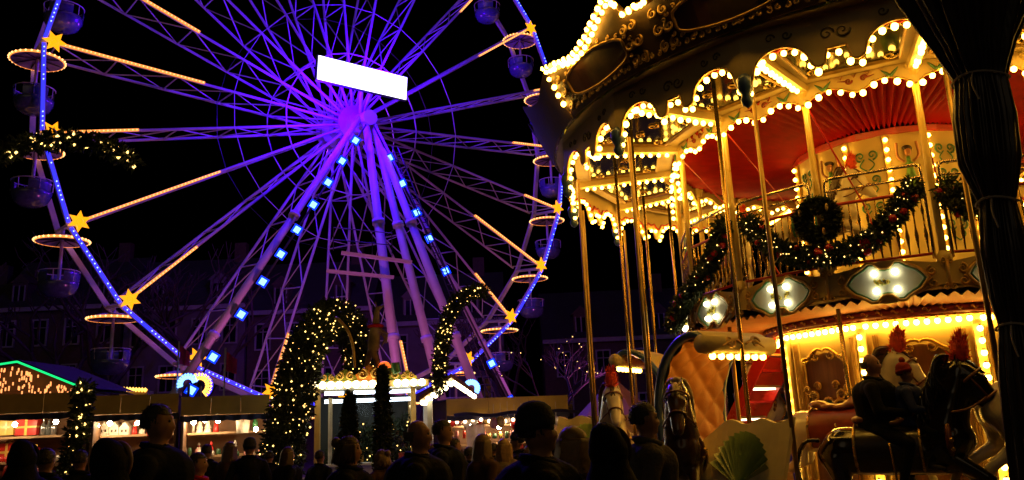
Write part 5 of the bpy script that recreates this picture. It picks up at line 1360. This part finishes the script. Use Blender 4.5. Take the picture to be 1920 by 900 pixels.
p = gz(362, 813, 21.1); m = MB(); m.lathe([(.001, 0), (.035, 0), (.035, .26), (.001, .27)], p, 10); mono('candle', m, PWH, 'white candle at the end of the paper tree shelf', 'candle', p, smooth=True)
p = gz(455, 812, 20.9); t = thing('lantern', 'white lantern with red top standing on the candle stall', 'lantern', p); m = MB(); m.lathe([(.001, 0), (.15, 0), (.17, .30), (.14, .33), (.001, .33)], p, 12); m.build('shade', PWH, t, True); m = MB(); m.lathe([(.17, .32), (.12, .40), (.001, .42)], p, 12); m.build('cap', GRED, t, True)
rng = random.Random(12); k = 0
for u_ in range(848, 1056, 13):
    v_ = 790 + rng.uniform(-3, 5); p = at(u_, v_, 22.6 + rng.uniform(0, .5)); r = rng.uniform(.07, .12); mt = rng.choice([GRED, GRED, PWH, RIB, PWH, mat('pink_paper', (.6, .25, .22), .6)])
    nm = {id(GRED): 'red', id(PWH): 'white', id(RIB): 'gold'}.get(id(mt), 'pink')
    t = thing('hanging_ornament', f'{nm} ornament hanging on a string under the dark awning', 'ornament', p - Vector((0, 0, r * 1.3)), group=f'{nm} ornaments under the awning')
    m = MB(); m.sphere(p, (r, r, r * 1.3), 10, 8); m.build('ball', mt, t, True); m = MB(); m.tube([p + Vector((0, 0, r)), p + Vector((0, 0, .5))], .006, 4); m.build('string', ROPE, t)
p = at(893, 850, 23.2); m = MB(); m.board(lambda u, z: p + Vector((.5 * u - .25, .04 * math.sin(u * 9), z)), 16, lambda u: .75, lambda u: 0, lambda u: Vector((0, -1, 0)), .01); mono('white_cloth', m, PWH, 'white cloth hanging at the back of the ornament stall', 'cloth', p)

# rows of small wares filling the shelves and counters
rng = random.Random(31)
WARES = [('tin', GRED, 'small red tin'), ('candle', PWH, 'small white candle'), ('jar', RIB, 'small gold jar'), ('tin', mat('dark_green_tin', (.03, .10, .04), .4), 'small green tin'), ('jar', mat('pink_paper', (.6, .25, .22), .6), 'small pink jar')]
for st_, u0, u1, vs_, Y_ in (('gift stall', 2, 150, (866, 893), 20.0), ('toy-house stall', 180, 330, (862, 890), 20.5), ('candle stall', 346, 500, (855, 886), 21.0), ('ornament stall', 845, 1050, (822, 848), 23.6)):
    for v_ in vs_:
        u_ = u0
        while u_ < u1:
            nm, mt, lb = rng.choice(WARES); p = at(u_, v_, Y_ + rng.uniform(-.1, .1)); r = rng.uniform(.035, .065); h = rng.uniform(.10, .22)
            m = MB(); m.lathe([(.001, 0), (r, 0), (r, h * .75), (r * .8, h * .82), (r * .82, h), (.001, h)], p, 9); mono(nm, m, mt, f'{lb} among the wares on the {st_}', nm, p, f'{lb}s on the {st_}', True); u_ += rng.uniform(9, 16)
# --- chalet roof with green outline and icicle lights
ra, rb_, rc = at(-90, 700, 24), at(34, 681, 24), at(166, 734, 24)
t = thing('chalet_hut', 'market chalet roof edged in green light with orange icicle lights', 'hut', Vector((rb_.x, rb_.y, 0)))
for a_, b_ in ((ra, rb_), (rb_, rc)):
    d = Vector((0, 3, 0)); m = MB(); m.poly([a_, b_, b_ + d, a_ + d]); m.poly([q + Vector((0, 0, .1)) for q in (a_, a_ + d, b_ + d, b_)]); m.build('roof_slope', mat('tarred_roof', (.012, .011, .011), .9), t)
    m = MB(); m.bar(a_ + Vector((0, -.06, .04)), b_ + Vector((0, -.06, .04)), .05, .05); m.build('green_light_tube', B_GREEN, t)
m = MB(); m.poly([ra + Vector((0, .3, 0)), Vector((ra.x, ra.y + .3, 0)), Vector((rc.x, rc.y + .3, 0)), rc + Vector((0, .3, 0)), rb_ + Vector((0, .3, 0))]); m.build('gable_wall', STALLW, t)
m = MB(); rng = random.Random(8)
for k in range(150):
    u_ = rng.random(); q = (rb_.lerp(ra, u_ * 2 % 1) if u_ < .4 else rb_.lerp(rc, rng.random())); q = q + Vector((0, -.08, -.08 - rng.random() ** 1.5 * .62)); m.tube([q, q - Vector((0, 0, rng.uniform(.06, .14)))], .022, 4)
m.build('icicle_lights', B_ICE, t, kind='stuff')
# --- lit shapes at the foot of the wheel
p0, p1 = at(231, 731, 28), at(282, 733, 28); t = thing('lit_roof_bar', 'low kiosk roof bar with a row of yellow lights behind the stalls', 'light bar', Vector((p0.x, p0.y, p0.z - .4)))
m = MB(); m.bar(p0 - Vector((0, 0, .1)), p1 - Vector((0, 0, .1)), .5, .18); m.build('bar', CREAMD, t)
for k in range(9): m = MB(); m.octa(p0.lerp(p1, (k + .5) / 9) + Vector((0, -.28, .02)), .08); m.build('lamp', B_AMBER, t)
m = MB(); m.box((p0.x + .3, p0.y, (p0.z - .2) / 2), (.2, .2, p0.z - .2)); m.build('post', STEELD, t)
for (u, v, r, a0, a1, col, dot, lb) in ((353, 720, .30, .3, 3.4, B_BLUE, B_FLOODDOT, 'small curl of blue and white lights at the foot of the wheel leg'), (375, 724, .38, -.9, 1.9, B_BLUE, B_FAIRYW, 'crescent of yellow and white lights at the foot of the wheel leg'), (884, 728, .24, -.6, 2.2, B_BLUE, B_FLOODDOT, 'curl of blue lights behind the kiosk porch')):
    c = at(u, v, 27.0); t = thing('light_curl', lb, 'light figure', Vector((c.x, c.y, 0)), group='light curls at the wheel foot')
    m = MB(); m.tube([c + Vector((r * math.cos(a0 + (a1 - a0) * k / 14), 0, r * math.sin(a0 + (a1 - a0) * k / 14))) for k in range(15)], .045, 6); m.build('tube', col, t)
    m = MB()
    for q in (1.0, .8, .62):
        for k in range(11):
            a = a0 + (a1 - a0) * k / 10; m.octa(c + Vector((r * q * math.cos(a), -.07, r * q * math.sin(a))), .05)
    m.build('lamps', B_AMBER if 'yellow' in lb else dot, t, kind='stuff')
    m = MB(); m.tube([Vector((c.x, c.y + .05, 0)), c + Vector((0, .05, 0))], .05, 6); m.build('stand', STEELD, t)
for u, v0, v1, Y, lb in ((423, 652, 735, 26, 'magenta flag hanging limp on a thin pole above the candle stall'), (336, 640, 735, 27, 'dark red pennant on a pole beside the star light')):
    t0, t1 = at(u, v0, Y), at(u, v1, Y); t = thing('flag', lb, 'flag', Vector((t0.x, t0.y, 0)), group='flags over the stalls')
    m = MB(); m.tube([Vector((t0.x, t0.y, 0)), t0], .03, 6); m.build('pole', STEELW, t)
    m = MB(); m.board(lambda s_, z: t0 + Vector((.04 + .32 * s_, .06 * math.sin(s_ * 7), z - .25 * s_)), 12, lambda s_: -.12, lambda s_: -.72 + .15 * s_, lambda s_: Vector((0, -1, 0)), .008); m.build('cloth', FLAGM, t)
# --- purple tent and lit lettering beyond the carousel
a_ = at(1150, 708, 20); t = thing('purple_tent', 'purple lit pavilion tent behind the carousel poles', 'tent', Vector((a_.x, a_.y, 0)))
m = MB(); hz = 1.5; R_ = 1.3
rim = [Vector((a_.x + R_ * math.cos(q), a_.y + R_ * math.sin(q), hz)) for q in [2 * PI * k / 10 for k in range(10)]]
for k in range(10):
    m.poly([rim[k], rim[(k + 1) % 10], a_])
m.build('roof', PURPLEC, t)
m = MB()
for k in range(10): m.poly([rim[k], rim[(k + 1) % 10], rim[(k + 1) % 10] - Vector((0, 0, hz)), rim[k] - Vector((0, 0, hz))])
m.build('wall', PURPLEC, t)
lamp('tent_flood', t, Vector((a_.x - .6, a_.y - 2.6, 1.0)), (.55, .12, 1), 60, size=.1)
def text(s_, size, loc, rot, m_, depth=.02):
    cu = bpy.data.curves.new('t', 'FONT'); cu.body = s_; cu.size = size; cu.extrude = depth; o = bpy.data.objects.new('t', cu); COL.objects.link(o)
    dg = bpy.context.evaluated_depsgraph_get(); dg.update(); me = bpy.data.meshes.new_from_object(o.evaluated_get(dg)); bpy.data.objects.remove(o)
    me.materials.clear(); me.materials.append(m_); return me
l0, l1 = at(1383, 762, 17.5), at(1480, 738, 17.5); X = (l1 - l0).normalized(); Y_ = X.cross(Vector((0, 1, 0))).normalized(); Y_ = -Y_ if Y_.z < 0 else Y_
t = thing('lit_lettering', 'glowing white and orange letters on a dark board beyond the red staircase', 'sign', Vector((l0.x, l0.y, 0)))
m = MB(); m.bar(l0 + Y_ * .1 + Vector((0, .08, 0)), l1 + Y_ * .1 + Vector((0, .08, 0)), .05, .34); m.build('board', STEELD, t)
for k in (0, 1): m = MB(); q = l0.lerp(l1, .2 + .6 * k); m.tube([Vector((q.x, q.y + .08, 0)), q + Vector((0, .08, 0))], .04, 6); m.build('post', STEELD, t)
for s_, f, sz in (('r', .02, .24), ('o', .16, .34), ('i', .40, .34), ('n', .64, .22), ('s', .78, .22)):
    me = text(s_, sz, None, None, B_NEON); o = obj('letter', me, t); q = l0.lerp(l1, f) - Vector((l0.x, l0.y, 0))
    o.matrix_local = Matrix.Translation(q) @ Matrix((X, Y_, X.cross(Y_))).transposed().to_4x4()
p = [at(u, v, 17.4) for u, v in ((1440, 688), (1452, 705), (1462, 725), (1468, 748))]; t = thing('light_string', 'short string of warm lights hanging by the carousel drum', 'light string', p[-1]); m = MB(); m.tube(p, .008, 4); m.build('wire', STEELD, t); m = MB(); fairy(m, p, .06, 16, .03); m.build('fairy_lights', B_FAIRY, t, kind='stuff')

# ================================================================== houses beyond the square
def house(x0, x1, y, eave, mw, label, cols, rows, dorm, roofh=4.2):
    t = thing('town_house', label, 'house', ((x0 + x1) / 2, y, 0), group='houses beyond the square')
    W = x1 - x0
    m = MB(); m.box(((x0 + x1) / 2, y + 4, eave / 2), (W, 8, eave)); wl = m.build('wall', mw, t)
    m = MB(); m.box(((x0 + x1) / 2, y - .12, eave - .15), (W + .1, .3, .35)); m.build('cornice', WFRAME, t)
    m = MB(); m.poly([(x0 - .1, y - .3, eave), (x1 + .1, y - .3, eave), (x1 + .1, y + 4, eave + roofh), (x0 - .1, y + 4, eave + roofh)]); m.poly([(x1 + .1, y + 8.3, eave), (x0 - .1, y + 8.3, eave), (x0 - .1, y + 4, eave + roofh), (x1 + .1, y + 4, eave + roofh)]); m.poly([(x0, y, eave), (x0, y + 8, eave), (x0, y + 4, eave + roofh)]); m.poly([(x1, y, eave), (x1, y + 8, eave), (x1, y + 4, eave + roofh)]); rf_ = m.build('roof', SLATE, t)
    m = MB(); m.box((x0 + W * .8, y + 4, eave + roofh + .4), (.9, .7, 1.6)); m.build('chimney', BRICK, rf_)
    for r in range(rows):
        zc = eave - 1.9 - r * 3.3
        for c in range(cols):
            xc = x0 + W * (c + .5) / cols; ww, hh = 1.05, 1.85
            m = MB()
            for sx in (-1, 1): m.box((xc + sx * ww / 2, y - .03, zc), (.12, .16, hh))
            for sz in (-1, 1): m.box((xc, y - .03, zc + sz * hh / 2), (ww + .12, .162, .12))
            m.box((xc, y - .02, zc), (.06, .10, hh - .1)); m.box((xc, y - .02, zc + .35), (ww - .1, .098, .06)); wf = m.build('window', WFRAME, t)
            m = MB(); m.box((xc, y - .004, zc), (ww - .1, .02, hh - .1)); m.build('pane', PANE, wf)
    for c in range(dorm):
        xc = x0 + W * (c + .5) / dorm
        m = MB(); m.box((xc, y + 1.3, eave + 1.05), (1.15, 2.0, 1.7)); m.prism([(-.75, 0), (.75, 0), (0, .7)], 2.1, Matrix.Translation((xc, y + 2.35, eave + 1.9)) @ Matrix.Rotation(PI / 2, 4, 'X')); dm = m.build('dormer', mw, t)
        m = MB(); m.box((xc, y + .285, eave + 1.05), (.7, .04, 1.15)); m.build('pane', PANE, dm)
        m = MB()
        for sx in (-.42, 0, .42): m.box((xc + sx, y + .26, eave + 1.05), (.09, .05, 1.3))
        m.build('dormer_frame', WFRAME, dm)
house(-47, -38.2, 60, 10.2, BRICK, 'dark brick town house with white frames behind the chalet roof', 4, 3, 2)
house(-38, -28.6, 60, 11.6, BRICK, 'tall brick town house with cornice behind the lowest gondolas', 4, 3, 3)
house(-28.4, -19.6, 60, 11.2, STUCCO, 'grey stuccoed town house with dormers behind the wheel leg', 4, 3, 2)
house(-19.4, -10.4, 60, 10.6, BRICK, 'brick town house seen between the spokes of the wheel', 4, 3, 2)
house(-10.2, -1, 62, 9.6, STUCCO, 'plain stuccoed town house behind the kiosk arches', 3, 2, 2)
house(2, 14, 64, 8.0, BRICK, 'dark brick house behind the carousel poles', 4, 2, 2)

# ================================================================== bare trees
def bare_tree(base, h, label, seed, lights=None, r0=.22, depth=5):
    rng = random.Random(seed); t = thing('bare_tree', label, 'tree', base, group='bare winter trees'); tips = []
    tr = MB(); cr = MB()
    def grow(p, d, L, r, lev):
        q = p + d * L * .5 + Vector((rng.gauss(0, .06), rng.gauss(0, .06), 0)) * L; e = q + (d + Vector((rng.gauss(0, .14), rng.gauss(0, .14), .08))).normalized() * L * .5
        (tr if lev == 0 else cr).tube([p, q, e], [r, r * .85, r * .68], 7 if lev < 2 else 4, cap=False); tips.append((p, e))
        if lev >= depth: return
        for k in range(rng.choice((2, 3)) if lev else 4):
            a = rng.uniform(0, 2 * PI); nd = (d * rng.uniform(.7, 1.0) + Vector((math.cos(a), math.sin(a), rng.uniform(-.1, .4))) * rng.uniform(.45, .8)).normalized(); grow(e, nd, L * rng.uniform(.62, .82), r * .62, lev + 1)
    grow(Vector(base), Vector((0, 0, 1)), h * .30, r0, 0)
    tr.build('trunk', BARK, t, True); cr.build('crown', BARK, t, True)
    if lights:
        m = MB()
        for a, b in tips:
            if rng.random() < .10: m.octa(a.lerp(b, rng.random()), lights[0])
        m.build('fairy_lights', lights[1], t, kind='stuff')
        m = MB(); a, b = tips[0]
        for k in range(26): m.octa(a.lerp(b, .2 + .8 * k / 26) + Vector((rng.uniform(-.2, .2), -.2, 0)), lights[0] * 1.1)
        m.build('trunk_lights', B_BLUEDOT, t, kind='stuff')
def gb(u, Y): q = at(u, 800, Y); return (q.x, q.y, 0)
bare_tree(gb(105, 52), 15, 'bare tree with pale crooked trunk behind the left gondolas', 3, r0=.34)
bare_tree(gb(215, 55), 17, 'bare tree with straight trunk behind the left wheel rim', 5, r0=.36)
bare_tree(gb(395, 54), 15, 'bare tree behind the wheel leg', 6, r0=.3)
bare_tree(gb(792, 50), 9.5, 'small bare tree between the wheel braces', 9, r0=.25)
bare_tree(gb(1046, 38), 6.0, 'small bare tree strung with sparse lights and a blue-lit trunk', 11, (.024, B_FAIRY), .12)
bare_tree(gb(960, 56), 10, 'bare tree behind the ornament stall', 14, r0=.25)
for o in bpy.data.objects:
    if '_org' in o.keys(): del o['_org']
